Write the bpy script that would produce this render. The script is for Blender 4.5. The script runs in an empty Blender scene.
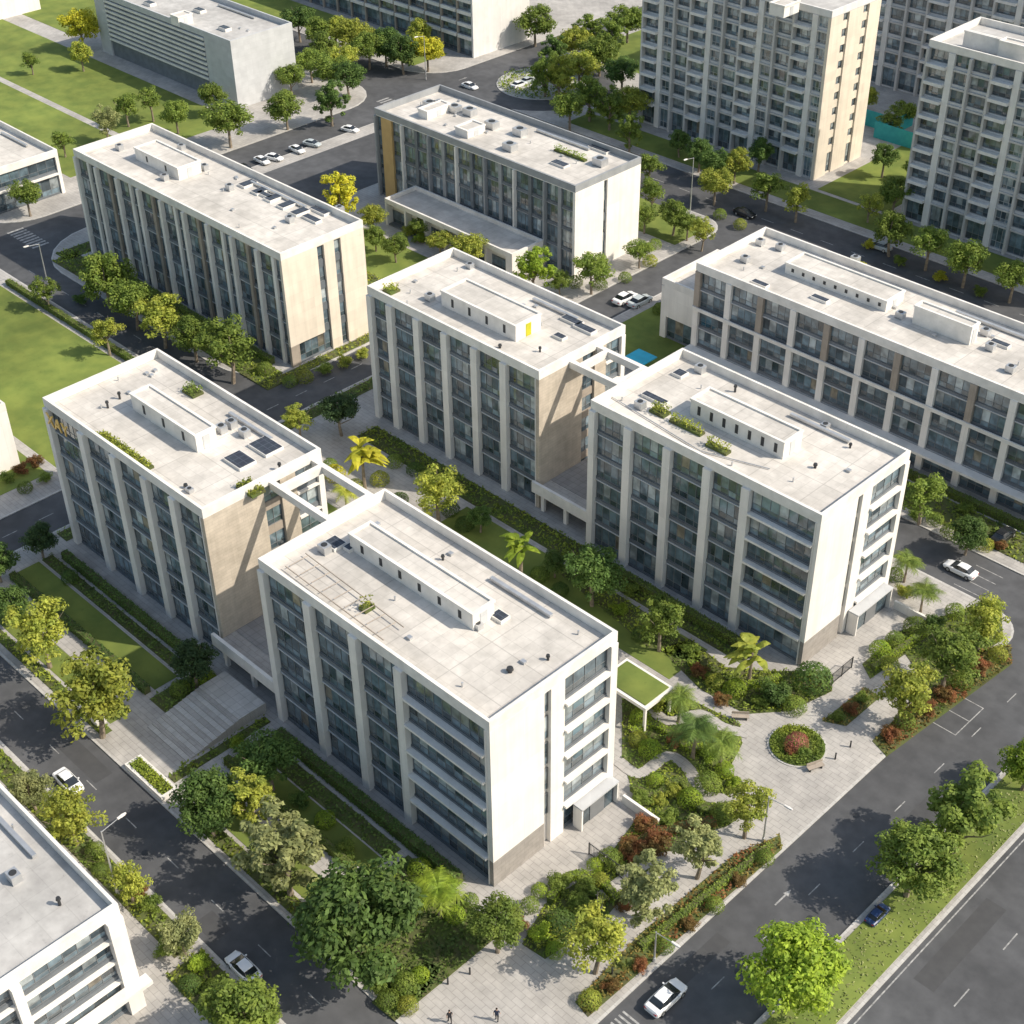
import bpy, math, random, bmesh
from mathutils import Vector, Matrix, Euler
random.seed(7)
R=random.random
U=random.uniform
C=bpy.context.scene.collection
# ------------------------------------------------------------------ camera
CA,CT,CR,CF,CH=.79336,.63574,-.01442,1461.34,107.
_fx,_fy=-math.sin(CA),math.cos(CA)
FW=Vector((_fx*math.cos(CT),_fy*math.cos(CT),-math.sin(CT)))
UP0=Vector((_fx*math.sin(CT),_fy*math.sin(CT),math.cos(CT)))
RI0=Vector((_fy,-_fx,0))
RI=RI0*math.cos(CR)+UP0*math.sin(CR); UPV=UP0*math.cos(CR)-RI0*math.sin(CR)
def at(px,py,z=0.):
    d=FW+RI*((px-512)/CF)-UPV*((py-512)/CF)
    t=(z-CH)/d.z
    return Vector((d.x*t,d.y*t,z))
def pix(P):
    d=Vector(P)-Vector((0,0,CH)); z=d.dot(FW)
    return 512+CF*d.dot(RI)/z, 512-CF*d.dot(UPV)/z
def mpp(P): return (Vector(P)-Vector((0,0,CH))).dot(FW)/CF
cd=bpy.data.cameras.new('camera'); co=bpy.data.objects.new('camera',cd); C.objects.link(co)
co.matrix_world=Matrix(((RI.x,UPV.x,-FW.x,0),(RI.y,UPV.y,-FW.y,0),(RI.z,UPV.z,-FW.z,CH),(0,0,0,1)))
cd.sensor_width=36; cd.lens=36*CF/1024; cd.clip_end=6000; cd.clip_start=1
bpy.context.scene.camera=co
# ------------------------------------------------------------------ light
S=Vector((1,.62,0)).normalized(); EL=math.radians(42)
sv=Vector((S.x*math.cos(EL),S.y*math.cos(EL),math.sin(EL)))
sl=bpy.data.lights.new('sun','SUN'); sl.energy=5.0; sl.angle=math.radians(.6); sl.color=(1,.905,.77)
so=bpy.data.objects.new('sun',sl); C.objects.link(so); so.rotation_euler=(-sv).to_track_quat('-Z','Y').to_euler()
w=bpy.data.worlds.new('World'); bpy.context.scene.world=w; w.use_nodes=True
wn=w.node_tree; sk=wn.nodes.new('ShaderNodeTexSky'); sk.sky_type='NISHITA'; sk.sun_disc=False
sk.sun_elevation=EL; sk.sun_rotation=math.atan2(S.x,S.y); sk.dust_density=2.5; sk.air_density=1.6
wn.links.new(sk.outputs[0],wn.nodes['Background'].inputs[0]); wn.nodes['Background'].inputs[1].default_value=.15
vs=bpy.context.scene.view_settings; vs.view_transform='Standard'; vs.look='None'; vs.exposure=0
# ------------------------------------------------------------------ materials
def mat(name,c1,c2=None,scale=1.,rough=.85,big=0.,bigs=.08,brick=None,bcol=.75,wall=False,bump=0.,metal=0.,rnd=0.,streak=0.,spec=.3,grid=None,spots=0.):
    m=bpy.data.materials.new(name); m.use_nodes=True; n=m.node_tree.nodes; l=m.node_tree.links; b=n['Principled BSDF']
    c2=c2 or tuple(x*.85 for x in c1)
    g=n.new('ShaderNodeNewGeometry'); pos=g.outputs['Position']
    no=n.new('ShaderNodeTexNoise'); no.inputs['Scale'].default_value=scale; no.inputs['Detail'].default_value=5; l.new(pos,no.inputs['Vector'])
    mr=n.new('ShaderNodeMapRange'); mr.inputs[1].default_value=.35; mr.inputs[2].default_value=.65; l.new(no.outputs[0],mr.inputs[0])
    mx=n.new('ShaderNodeMixRGB'); mx.inputs[1].default_value=(*c1,1); mx.inputs[2].default_value=(*c2,1); l.new(mr.outputs[0],mx.inputs[0])
    out=mx.outputs[0]
    def mult(sock,fac=1.):
        nonlocal out
        k=n.new('ShaderNodeMixRGB'); k.blend_type='MULTIPLY'; k.inputs[0].default_value=fac; l.new(out,k.inputs[1]); l.new(sock,k.inputs[2]); out=k.outputs[0]
    def nz(sc,a,b_,lo,hi,det=6,vec=None):
        nb=n.new('ShaderNodeTexNoise'); nb.inputs['Scale'].default_value=sc; nb.inputs['Detail'].default_value=det; nb.inputs['Roughness'].default_value=.65; l.new(vec or pos,nb.inputs['Vector'])
        r=n.new('ShaderNodeMapRange'); r.inputs[1].default_value=a; r.inputs[2].default_value=b_; r.inputs[3].default_value=lo; r.inputs[4].default_value=hi; l.new(nb.outputs[0],r.inputs[0]); mult(r.outputs[0])
    if big: nz(bigs,.35,.65,1-big,1+big*.35)
    if spots: nz(1.7,.6,.72,1,1-spots,8)
    if streak:
        mp=n.new('ShaderNodeMapping'); mp.inputs['Scale'].default_value=(1.2,1.2,.06); l.new(pos,mp.inputs[0]); nz(1.,.4,.7,1.,1-streak,4,mp.outputs[0])
    for q in ([(brick,bcol)] if brick else [])+([(grid,.82)] if grid else []):
        br,bc=q
        bt=n.new('ShaderNodeTexBrick'); bt.offset=br[3] if len(br)>3 else .5
        bt.inputs['Scale'].default_value=1; bt.inputs['Brick Width'].default_value=br[0]; bt.inputs['Row Height'].default_value=br[1]; bt.inputs['Mortar Size'].default_value=br[2]
        bt.inputs['Color1'].default_value=(1,1,1,1); bt.inputs['Color2'].default_value=(.92,.92,.92,1); bt.inputs['Mortar'].default_value=(bc,bc,bc,1)
        if wall:
            sp=n.new('ShaderNodeSeparateXYZ'); l.new(pos,sp.inputs[0]); ad=n.new('ShaderNodeMath'); l.new(sp.outputs[0],ad.inputs[0]); l.new(sp.outputs[1],ad.inputs[1])
            cb=n.new('ShaderNodeCombineXYZ'); l.new(ad.outputs[0],cb.inputs[0]); l.new(sp.outputs[2],cb.inputs[1]); l.new(cb.outputs[0],bt.inputs[0])
        else: l.new(pos,bt.inputs[0])
        mult(bt.outputs[0])
    if rnd:
        oi=n.new('ShaderNodeObjectInfo'); r=n.new('ShaderNodeMapRange'); r.inputs[3].default_value=1-rnd; r.inputs[4].default_value=1+rnd; l.new(oi.outputs['Random'],r.inputs[0]); mult(r.outputs[0])
    l.new(out,b.inputs['Base Color']); b.inputs['Roughness'].default_value=rough; b.inputs['Metallic'].default_value=metal; b.inputs['Specular IOR Level'].default_value=spec
    if bump:
        bp=n.new('ShaderNodeBump'); bp.inputs['Strength'].default_value=bump; bp.inputs['Distance'].default_value=.1; l.new(no.outputs[0],bp.inputs['Height']); l.new(bp.outputs[0],b.inputs['Normal'])
    return m
def leafmat(name,c1,c2,trans=.4,scale=.7,third=None):
    m=bpy.data.materials.new(name); m.use_nodes=True; n=m.node_tree.nodes; l=m.node_tree.links; b=n['Principled BSDF']
    g=n.new('ShaderNodeNewGeometry'); no=n.new('ShaderNodeTexNoise'); no.inputs['Scale'].default_value=scale; no.inputs['Detail'].default_value=3; l.new(g.outputs['Position'],no.inputs['Vector'])
    cr=n.new('ShaderNodeValToRGB'); e=cr.color_ramp.elements; e[0].position=.38; e[0].color=(*c1,1); e[1].position=.6; e[1].color=(*c2,1)
    if third: q=cr.color_ramp.elements.new(.68); q.color=(*third,1)
    l.new(no.outputs[0],cr.inputs[0])
    ri=n.new('ShaderNodeMapRange'); ri.inputs[3].default_value=.65; ri.inputs[4].default_value=1.35; l.new(g.outputs['Random Per Island'],ri.inputs[0])
    oi=n.new('ShaderNodeObjectInfo'); r2=n.new('ShaderNodeMapRange'); r2.inputs[3].default_value=.8; r2.inputs[4].default_value=1.2; l.new(oi.outputs['Random'],r2.inputs[0])
    k=n.new('ShaderNodeMixRGB'); k.blend_type='MULTIPLY'; k.inputs[0].default_value=1; l.new(cr.outputs[0],k.inputs[1]); l.new(ri.outputs[0],k.inputs[2])
    k2=n.new('ShaderNodeMixRGB'); k2.blend_type='MULTIPLY'; k2.inputs[0].default_value=1; l.new(k.outputs[0],k2.inputs[1]); l.new(r2.outputs[0],k2.inputs[2])
    l.new(k2.outputs[0],b.inputs['Base Color']); b.inputs['Roughness'].default_value=.6; b.inputs['Specular IOR Level'].default_value=.25
    t=n.new('ShaderNodeBsdfTranslucent'); l.new(k2.outputs[0],t.inputs[0]); ms=n.new('ShaderNodeMixShader'); ms.inputs[0].default_value=trans
    l.new(b.outputs[0],ms.inputs[1]); l.new(t.outputs[0],ms.inputs[2]); l.new(ms.outputs[0],n['Material Output'].inputs[0])
    return m
def glassmat(name,c,rough=.06,ior=1.9):
    m=bpy.data.materials.new(name); m.use_nodes=True; n=m.node_tree.nodes; l=m.node_tree.links; b=n['Principled BSDF']
    oi=n.new('ShaderNodeObjectInfo'); g=n.new('ShaderNodeNewGeometry')
    ad=n.new('ShaderNodeMath'); l.new(oi.outputs['Random'],ad.inputs[0]); l.new(g.outputs['Random Per Island'],ad.inputs[1])
    r=n.new('ShaderNodeMapRange'); r.inputs[2].default_value=2; r.inputs[3].default_value=.4; r.inputs[4].default_value=1.65; l.new(ad.outputs[0],r.inputs[0])
    no=n.new('ShaderNodeTexNoise'); no.inputs['Scale'].default_value=.9; l.new(g.outputs['Position'],no.inputs['Vector'])
    r2=n.new('ShaderNodeMapRange'); r2.inputs[1].default_value=.35; r2.inputs[2].default_value=.65; r2.inputs[3].default_value=.65; r2.inputs[4].default_value=1.35; l.new(no.outputs[0],r2.inputs[0])
    ml=n.new('ShaderNodeMath'); ml.operation='MULTIPLY'; l.new(r.outputs[0],ml.inputs[0]); l.new(r2.outputs[0],ml.inputs[1])
    k=n.new('ShaderNodeMixRGB'); k.blend_type='MULTIPLY'; k.inputs[0].default_value=1; k.inputs[1].default_value=(*c,1); l.new(ml.outputs[0],k.inputs[2])
    l.new(k.outputs[0],b.inputs['Base Color']); b.inputs['Roughness'].default_value=rough; b.inputs['IOR'].default_value=ior
    return m
M={}
M['white']=mat('white_render',(.86,.83,.785),(.81,.78,.735),.5,.8,streak=.1,big=.05,bigs=.2,brick=(3.2,3.33,.02,0),bcol=.87,wall=True)
M['coping']=mat('coping_stone',(.8,.775,.735),(.71,.69,.65),.8,.85,big=.12,bigs=.3,spots=.12)
M['stone']=mat('beige_stone',(.6,.53,.44),(.51,.45,.37),.9,.85,brick=(1.2,.4,.02),bcol=.8,wall=True,big=.12,bigs=.25,streak=.12)
M['sand']=mat('sand_render',(.78,.7,.59),(.71,.64,.54),.5,.85,brick=(2.4,1.6,.02,0),bcol=.86,wall=True,streak=.12)
M['taupe']=mat('taupe_panel',(.4,.345,.29),(.34,.295,.25),.7,.8,brick=(1.2,3.2,.03,0),bcol=.8,wall=True)
M['tan']=mat('tan_panel',(.55,.38,.17),(.5,.34,.15),.7,.7)
M['tower']=mat('tower_render',(.56,.55,.54),(.49,.485,.475),.6,.85,streak=.1)
M['towerl']=mat('tower_light_render',(.74,.73,.71),(.68,.67,.65),.6,.85,streak=.1)
M['grey']=mat('grey_cladding',(.56,.575,.59),(.5,.515,.53),.6,.7,brick=(1.5,1,.02,0),bcol=.87,wall=True)
M['midgrey']=mat('mid_grey_cladding',(.33,.345,.36),(.28,.295,.31),.6,.7,brick=(1.5,1,.02,0),bcol=.87,wall=True)
M['dark']=mat('dark_cladding',(.16,.18,.2),(.125,.142,.16),1,.45,rnd=.15)
M['base']=mat('grey_plinth',(.36,.335,.31),(.3,.28,.26),1,.8,brick=(1,.5,.02),wall=True)
M['frame']=mat('window_frame',(.19,.2,.21),(.16,.17,.18),1,.45)
M['lframe']=mat('light_window_frame',(.5,.51,.52),(.45,.46,.47),1,.5)
M['glass']=glassmat('glass',(.115,.165,.2))
M['glass2']=glassmat('glass_dark',(.05,.075,.092))
M['curtain']=glassmat('glass_with_blind',(.29,.33,.345),.12,1.7)
M['amber']=glassmat('glass_warm_interior',(.22,.2,.16),.12,1.6)
M['roof']=mat('concrete_roof',(.7,.665,.615),(.6,.57,.525),.8,.9,big=.24,bigs=.13,brick=(1.3,1.3,.035,0),bcol=.85,grid=(6.5,5.2,.06,0),spots=.16)
M['roofg']=mat('grey_roof',(.54,.53,.51),(.46,.45,.435),.8,.9,big=.26,bigs=.14,brick=(2.5,2.5,.03,0),bcol=.86,spots=.2)
M['asphalt']=mat('asphalt',(.105,.108,.115),(.083,.086,.092),.6,.85,big=.25,bigs=.1,bump=.1,spots=.12)
M['asphalt2']=mat('asphalt_repair',(.075,.077,.08),(.065,.066,.07),1,.8)
M['paving']=mat('paving_slabs',(.48,.46,.435),(.41,.395,.375),.7,.85,big=.22,bigs=.15,brick=(1.2,.6,.03),bcol=.72,spots=.15)
M['paving2']=mat('dark_paving',(.33,.325,.32),(.275,.27,.27),.7,.85,big=.2,brick=(.9,.9,.03,0),bcol=.7)
M['kerb']=mat('kerb_stone',(.54,.53,.51),(.46,.45,.43),1.2,.85,brick=(1,1,.03,0),bcol=.7)
M['mark']=mat('road_paint',(.44,.44,.43),(.2,.2,.2),2.5,.75)
M['grass']=mat('lawn_grass',(.2,.245,.055),(.135,.185,.042),.3,.95,big=.3,bigs=.05,bump=.4,spots=.2)
M['soil']=mat('soil',(.11,.15,.04),(.11,.11,.05),.8,.95,big=.3,bump=.5)
M['ground']=mat('far_ground',(.16,.17,.1),(.14,.145,.11),.05,.95,big=.2,bigs=.02)
M['bark']=mat('bark',(.3,.25,.19),(.18,.145,.11),2,.9)
M['metal']=mat('galvanised_metal',(.6,.61,.62),(.5,.51,.52),1,.4,metal=.6)
M['dmetal']=mat('dark_metal',(.06,.062,.065),(.05,.052,.055),1,.45,metal=.3)
M['gold']=mat('gold_metal',(.8,.55,.16),(.75,.5,.14),1,.4,metal=.2)
M['solar']=mat('dark_panel',(.05,.06,.075),(.04,.045,.06),1,.25,brick=(.8,.8,.05,0),bcol=1.6)
M['tyre']=mat('rubber',(.02,.02,.02),(.018,.018,.018),1,.8)
M['lampg']=mat('lamp_lens',(.8,.8,.75),(.75,.75,.7),1,.2)
M['red']=mat('tail_light',(.4,.02,.02),(.35,.02,.02),1,.3)
M['cglass']=glassmat('car_glass',(.02,.025,.03),.04,1.6)
M['blue']=mat('blue_tarpaulin',(.03,.42,.6),(.03,.36,.52),1,.5)
M['teal']=mat('teal_hoarding',(.04,.36,.38),(.03,.3,.33),1,.6)
M['skin']=mat('skin',(.5,.32,.23),(.46,.3,.22),5,.6)
M['black']=mat('black_cloth',(.03,.03,.035),(.025,.025,.03),5,.9)
M['navy']=mat('navy_cloth',(.04,.05,.09),(.03,.04,.07),5,.9)
M['hair']=mat('hair',(.02,.015,.012),(.015,.012,.01),5,.7)
def paint(n,c): return mat(n,c,tuple(x*.97 for x in c),1,.25,spec=.6)
PAINT={'white':paint('white_car_paint',(.8,.81,.82)),'silver':paint('silver_car_paint',(.45,.5,.52)),'black':paint('black_car_paint',(.02,.022,.025)),'blue':paint('blue_car_paint',(.03,.06,.16)),'red':paint('red_car_paint',(.3,.05,.02))}
LF={'deep':leafmat('deep_green_leaves',(.15,.235,.055),(.09,.16,.04)),
'mid':leafmat('mid_green_leaves',(.25,.325,.06),(.16,.235,.046)),
'bright':leafmat('bright_green_leaves',(.33,.43,.045),(.22,.325,.038)),
'yellow':leafmat('yellow_green_leaves',(.43,.45,.075),(.29,.345,.06)),
'gold':leafmat('golden_leaves',(.62,.57,.05),(.46,.47,.045)),
'olive':leafmat('olive_leaves',(.35,.37,.155),(.24,.27,.11)),
'dark':leafmat('dark_green_leaves',(.1,.16,.055),(.06,.11,.042)),
'red':leafmat('red_brown_leaves',(.3,.12,.055),(.19,.13,.045)),
'pink':leafmat('pink_flowers',(.55,.18,.16),(.3,.16,.09)),
'coverg':leafmat('garden_ground_cover',(.31,.37,.05),(.17,.25,.045),.35,.3,(.11,.17,.045)),
'coverr':leafmat('red_garden_ground_cover',(.3,.13,.055),(.24,.25,.06),.35,.3,(.15,.23,.045)),
'coverd':leafmat('shade_ground_cover',(.2,.285,.06),(.13,.195,.05),.35,.3,(.095,.15,.045))}
# ------------------------------------------------------------------ mesh builder
class MB:
    def __init__(s): s.v=[]; s.f=[]; s.m=[]
    def box(s,x0,x1,y0,y1,z0,z1,mi=0):
        if x0>x1:x0,x1=x1,x0
        if y0>y1:y0,y1=y1,y0
        b=len(s.v); s.v+=[(x0,y0,z0),(x1,y0,z0),(x1,y1,z0),(x0,y1,z0),(x0,y0,z1),(x1,y0,z1),(x1,y1,z1),(x0,y1,z1)]
        for f in ((0,3,2,1),(4,5,6,7),(0,1,5,4),(1,2,6,5),(2,3,7,6),(3,0,4,7)): s.f.append(tuple(b+i for i in f)); s.m.append(mi)
        return s
    def poly(s,pts,mi=0):
        b=len(s.v); s.v+=[tuple(p) for p in pts]; s.f.append(tuple(range(b,b+len(pts)))); s.m.append(mi); return s
    def prism(s,pts,z0,z1,mi=0):
        a=sum(pts[i][0]*pts[(i+1)%len(pts)][1]-pts[(i+1)%len(pts)][0]*pts[i][1] for i in range(len(pts)))
        if a<0: pts=pts[::-1]
        n=len(pts); b=len(s.v)
        s.v+=[(p[0],p[1],z0) for p in pts]+[(p[0],p[1],z1) for p in pts]
        s.f.append(tuple(b+n+i for i in range(n))); s.m.append(mi)
        for i in range(n): j=(i+1)%n; s.f.append((b+i,b+j,b+n+j,b+n+i)); s.m.append(mi)
        return s
    def tube(s,p,q,r0,r1,n=8,mi=0,cap=True):
        p=Vector(p);q=Vector(q); d=(q-p).normalized(); a=d.orthogonal().normalized(); c=d.cross(a); b=len(s.v)
        for P,r in ((p,r0),(q,r1)):
            for i in range(n):
                t=2*math.pi*i/n; s.v.append(tuple(P+(a*math.cos(t)+c*math.sin(t))*r))
        for i in range(n): j=(i+1)%n; s.f.append((b+i,b+j,b+n+j,b+n+i)); s.m.append(mi)
        if cap: s.f.append(tuple(b+n+i for i in range(n))); s.m.append(mi); s.f.append(tuple(b+n-1-i for i in range(n))); s.m.append(mi)
        return s
    def loft(s,secs,mi=0):
        n=len(secs[0]); b=len(s.v)
        for c in secs: s.v+=[tuple(p) for p in c]
        for k in range(len(secs)-1):
            for i in range(n): j=(i+1)%n; s.f.append((b+k*n+i,b+k*n+j,b+(k+1)*n+j,b+(k+1)*n+i)); s.m.append(mi)
        s.f.append(tuple(b+n-1-i for i in range(n))); s.m.append(mi); s.f.append(tuple(b+(len(secs)-1)*n+i for i in range(n))); s.m.append(mi); return s
    def mesh(s,name,mats):
        me=bpy.data.meshes.new(name); me.from_pydata(s.v,[],s.f)
        if not isinstance(mats,(list,tuple)): mats=[mats]
        for m in mats: me.materials.append(m)
        if len(mats)>1: me.polygons.foreach_set('material_index',s.m)
        me.update(); return me
    def build(s,name,mats,parent=None,loc=None):
        return put(name,s.mesh(name,mats),parent,loc)
def put(name,me,parent=None,loc=None):
    o=bpy.data.objects.new(name,me); C.objects.link(o)
    if parent: o.parent=parent
    if loc is not None: o.location=loc
    return o
def tag(o,label=None,cat=None,group=None,kind=None):
    if label: o['label']=label
    if cat: o['category']=cat
    if group: o['group']=group
    if kind: o['kind']=kind
    return o
def thing(name,label,cat,loc,rz=0,group=None):
    o=bpy.data.objects.new(name,None); C.objects.link(o); o.location=loc; o.rotation_euler=(0,0,rz); o.empty_display_size=.5
    return tag(o,label,cat,group)
def struct(name,mb,m,kind='structure',label=None):
    o=mb.build(name,m); o['kind']=kind
    if label: o['label']=label
    return o
ORD=['first','second','third','fourth','fifth','sixth','seventh','eighth','ninth','tenth','eleventh','twelfth','thirteenth','fourteenth','fifteenth','sixteenth','seventeenth','eighteenth','nineteenth','twentieth','twenty-first','twenty-second','twenty-third','twenty-fourth','twenty-fifth','twenty-sixth','twenty-seventh','twenty-eighth','twenty-ninth','thirtieth']+['%dth'%i for i in range(31,120)]
# ------------------------------------------------------------------ ground
KZ=.12
struct('ground',MB().poly([(-3000,-3000,-.3),(3000,-3000,-.3),(3000,3000,-.3),(-3000,3000,-.3)]),M['ground'])
struct('road',MB().box(-420,120,-90,460,-.25,0),M['asphalt'])
def rrect(x0,x1,y0,y1,r):
    P=[]
    for cx,cy,a in ((x1-r,y0+r,-90),(x1-r,y1-r,0),(x0+r,y1-r,90),(x0+r,y0+r,180)):
        for k in range(7): t=math.radians(a+15*k); P.append((cx+r*math.cos(t),cy+r*math.sin(t)))
    return P
def block(x0,x1,y0,y1,name='pavement',m='paving',r=5):
    r=min(r,(x1-x0)/2-.3,(y1-y0)/2-.3)
    struct(name,MB().prism(rrect(x0+.25,x1-.25,y0+.25,y1-.25,max(.3,r-.25)),-.1,KZ+.004),M[m])
    struct('kerb',MB().prism(rrect(x0,x1,y0,y1,r),-.1,KZ),M['kerb'])
block(-140.5,-47.3,44,126.5,r=4)
block(-420,-47.3,-80,37.4,r=3)
block(-38,-32.5,-60,180,r=2)
block(-420,-147.5,44,91,r=7)
block(-212,-147.5,97,184,r=12); block(-147.4,-134,134,184); block(-127,-47.3,134,184)
block(-420,-221,97,184,r=10); block(-212,110,196,460,r=10); block(-420,-221,196,460,r=10)
def disc(c,r,n=40): return [(c[0]+r*math.cos(6.2832*i/n),c[1]+r*math.sin(6.2832*i/n)) for i in range(n)]
rc=(-203,210)
struct('road',MB().prism(disc(rc,15),.0,KZ+.012),M['asphalt'])
struct('road',MB().box(-212.5,-200,194,204,0,KZ+.0085),M['asphalt'])
struct('kerb',MB().prism(disc(rc,9.2),.05,.24),M['kerb'])
mk=MB(); MZ=.006
def line(x0,x1,y0,y1): mk.box(x0,x1,y0,y1,.001,MZ)
x=-200
while x<-55: line(x,x+1.8,40.6,40.7); x+=7
y=30
while y<122: line(-42.7,-42.6,y,y+1.8); y+=7
line(-32.1,-31.98,30,150)
y=30
while y<150: line(-27.1,-26.98,y,y+2.4); y+=8
for i in range(3): line(-46.9,-44,106+2.7*i,106.1+2.7*i)
line(-44,-43.9,106,111.5)
for i in range(5): line(-46.6,-44.8,56+i*.5,56.2+i*.5)
x=-210
while x<-60: line(x,x+2.5,189.9,190.03); x+=6
x=-205
while x<-152: line(x,x+2,93.9,94.02); x+=5
y=50
while y<122: line(-144.1,-143.98,y,y+2); y+=5
x=-120
while x<-66: line(x,x+2,130.1,130.22); x+=5
for i in range(9): line(-220+i*1,-219.5+i*1,98.5,101.5)
for i in range(9): line(-220.4+i*1,-219.9+i*1,180.5,183.6)
for i in range(4): line(-57,-53.5,127.2+i*1.6,127.3+i*1.6)
def arrow(x,y,d):
    dx,dy=d; nx,ny=-dy,dx
    P=lambda a,b:(x+dx*a+nx*b,y+dy*a+ny*b)
    mk.prism([P(0,-.08),P(1.6,-.08),P(1.6,.08),P(0,.08)],.001,MZ); mk.prism([P(1.6,-.28),P(2.4,0),P(1.6,.28)],.001,MZ)
a=at(775,905); arrow(a.x,a.y,(0,1)); arrow(-217,200,(0,1))
struct('road_marking',mk,M['mark'])
for (x,y) in ((-42.1,68),(-45,90),(-90,39.5),(-118,42.3),(-41,77)):
    struct('manhole_cover',MB().tube((x,y,.001),(x,y,.008),.35,.35,16),M['dmetal'])
for (x0,x1,y0,y1) in ((-46,-44.5,62,70),(-108,-101,41,43),(-31,-29,78,90),(-146,-144,70,80),(-41.5,-39,92,97),(-80,-77,38,40)):
    struct('asphalt_patch',MB().box(x0,x1,y0,y1,.0005,.0035),M['asphalt2'])
def inpoly(x,y,P):
    c=False; n=len(P)
    for i in range(n):
        x1,y1=P[i][0],P[i][1]; x2,y2=P[(i+1)%n][0],P[(i+1)%n][1]
        if (y1>y)!=(y2>y) and x<(x2-x1)*(y-y1)/(y2-y1)+x1: c=not c
    return c
def rect(x0,x1,y0,y1): return [(x0,y0),(x1,y0),(x1,y1),(x0,y1)]
def px(*p): return [tuple(at(a,b))[:2] for a,b in p]
def smooth(P,k=4):
    # Catmull-Rom through ground points
    out=[]; n=len(P)
    for i in range(n-1):
        p0=P[max(i-1,0)];p1=P[i];p2=P[i+1];p3=P[min(i+2,n-1)]
        for j in range(k):
            t=j/k; out.append(tuple(.5*((2*p1[a])+(-p0[a]+p2[a])*t+(2*p0[a]-5*p1[a]+4*p2[a]-p3[a])*t*t+(-p0[a]+3*p1[a]-3*p2[a]+p3[a])*t**3) for a in (0,1)))
    out.append(P[-1]); return out
def ribbon(P,w):
    L=[];Rr=[]
    for i,p in enumerate(P):
        q=Vector(P[min(i+1,len(P)-1)])-Vector(P[max(i-1,0)]); q.normalize(); n=Vector((-q.y,q.x))*w/2
        L.append((p[0]+n.x,p[1]+n.y)); Rr.append((p[0]-n.x,p[1]-n.y))
    return L+Rr[::-1]
def lawn(P,z=.16): return struct('lawn',MB().prism(P,.0,z),M['grass'],'stuff')
def leafquad(mb,c,s,nrm):
    a=nrm.orthogonal().normalized(); b=nrm.cross(a); t=U(0,6.28); e=(a*math.cos(t)+b*math.sin(t))*s; f=(b*math.cos(t)-a*math.sin(t))*s*.55
    k=len(mb.v); mb.v+=[tuple(c-e),tuple(c+f),tuple(c+e),tuple(c-f)]; mb.f.append((k,k+1,k+2,k+3)); mb.m.append(0)
def rdir(up=0.):
    v=Vector((random.gauss(0,1),random.gauss(0,1),random.gauss(0,1)+up)); return v.normalized()
CM={'mid':'coverg','deep':'coverd','red':'coverr'}
AVOID=[]
def cover(P,col,dens=9,h=.45,s=.17,name='ground_cover',base='soil'):
    struct('planting_soil',MB().prism(P,.0,.17),M[base]); dens*=1.7
    xs=[p[0] for p in P]; ys=[p[1] for p in P]; A=(max(xs)-min(xs))*(max(ys)-min(ys)); mb=MB()
    for _ in range(int(A*dens)):
        x=U(min(xs),max(xs)); y=U(min(ys),max(ys))
        if not inpoly(x,y,P): continue
        if any(inpoly(x,y,q) for q in AVOID): continue
        hh=h*(.35+.65*abs(math.sin(x*1.1+y*.4)*math.cos(y*1.3)))
        leafquad(mb,Vector((x,y,.17+U(.02,hh))),s*U(.7,1.3),rdir(1.6))
    if mb.v: struct(name,mb,LF[CM.get(col,col)],'stuff')
lawn(rect(-205,-152,50,88)); lawn(rect(-300,-208,50,88))
lawn(rect(-330,-232,118,155)); 
struct('path',MB().box(-330,-232,134,135.5,.1,.17),M['paving'])
struct('path',MB().box(-205,-152,66,67.4,.1,.166),M['paving'])
cover(rect(-205,-150,98.2,102.5),'mid',4,.6,.24)
cover(rect(-149.8,-148,98.2,122),'yellow',5,.5,.22)
cover(rect(-207,-203.5,100,128),'mid',4,.6,.24)
lawn(rect(-210,-150,121,128)); lawn(rect(-208,-188,132,140)); lawn(rect(-185,-150,131,141))
cover(rect(-185,-150,126,131),'yellow',3,.8,.25)
lawn(rect(-205,-136,172,182))
struct('car_park',MB().box(-208,-190,140.01,170,.0,.175),M['asphalt'])
lawn(rect(-125,-112,138,180)); lawn(rect(-112,-50,162,180)); cover(rect(-112,-50,136,141),'mid',4,.6,.22)
lawn(rect(-185,-50,198.5,205)); lawn(rect(-132,-118,206,250)); lawn(rect(-186,-178,206,300)); lawn(rect(-210,-187,228,258)); lawn(rect(-340,-300,160,180)); lawn(rect(-340,-230,199,209))
cover(disc(rc,8.9),'mid',4,1.,.28)
lawn(rect(-138,-107,46.6,49.2)); lawn(rect(-93,-72,46.6,49.2)); 
struct('path',MB().box(-139,-60,49.25,51.2,.05,.15),M['paving'])
lawn(rect(-136.5,-108,52.7,55.6)); cover(rect(-136.5,-108,56,57.4),'deep',9,.5,.18)
lawn(rect(-94,-73,52.5,54.6)); cover(rect(-94,-73,54.8,56.6),'deep',9,.5,.18)
cover(rect(-138,-106,45,46.2),'mid',8,.5,.18)
cover(rect(-92,-62,44.7,46.2),'mid',9,.5,.18)
cover(rect(-72,-59.5,46.4,56.6),'deep',8,.7,.2)
cover(rect(-140,-78,34.6,36.8),'mid',8,.7,.2)
cover(rect(-77,-60,33,36.8),'mid',7,.7,.2)
lawn(rect(-139,-138,62,118))
cover(rect(-139.8,-137.6,60,120),'deep',6,.8,.2)
lawn(rect(-133,-109,80,87)); cover(rect(-133,-70,77.2,79.2),'deep',7,.7,.2); cover(rect(-130,-66,99.3,102.6),'mid',7,.8,.2)
struct('path',MB().box(-136,-64,87.5,90.5,.1,.17),M['paving'])
lawn(rect(-108,-70,92,98.5)); lawn(rect(-104,-78,80,86))
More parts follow.
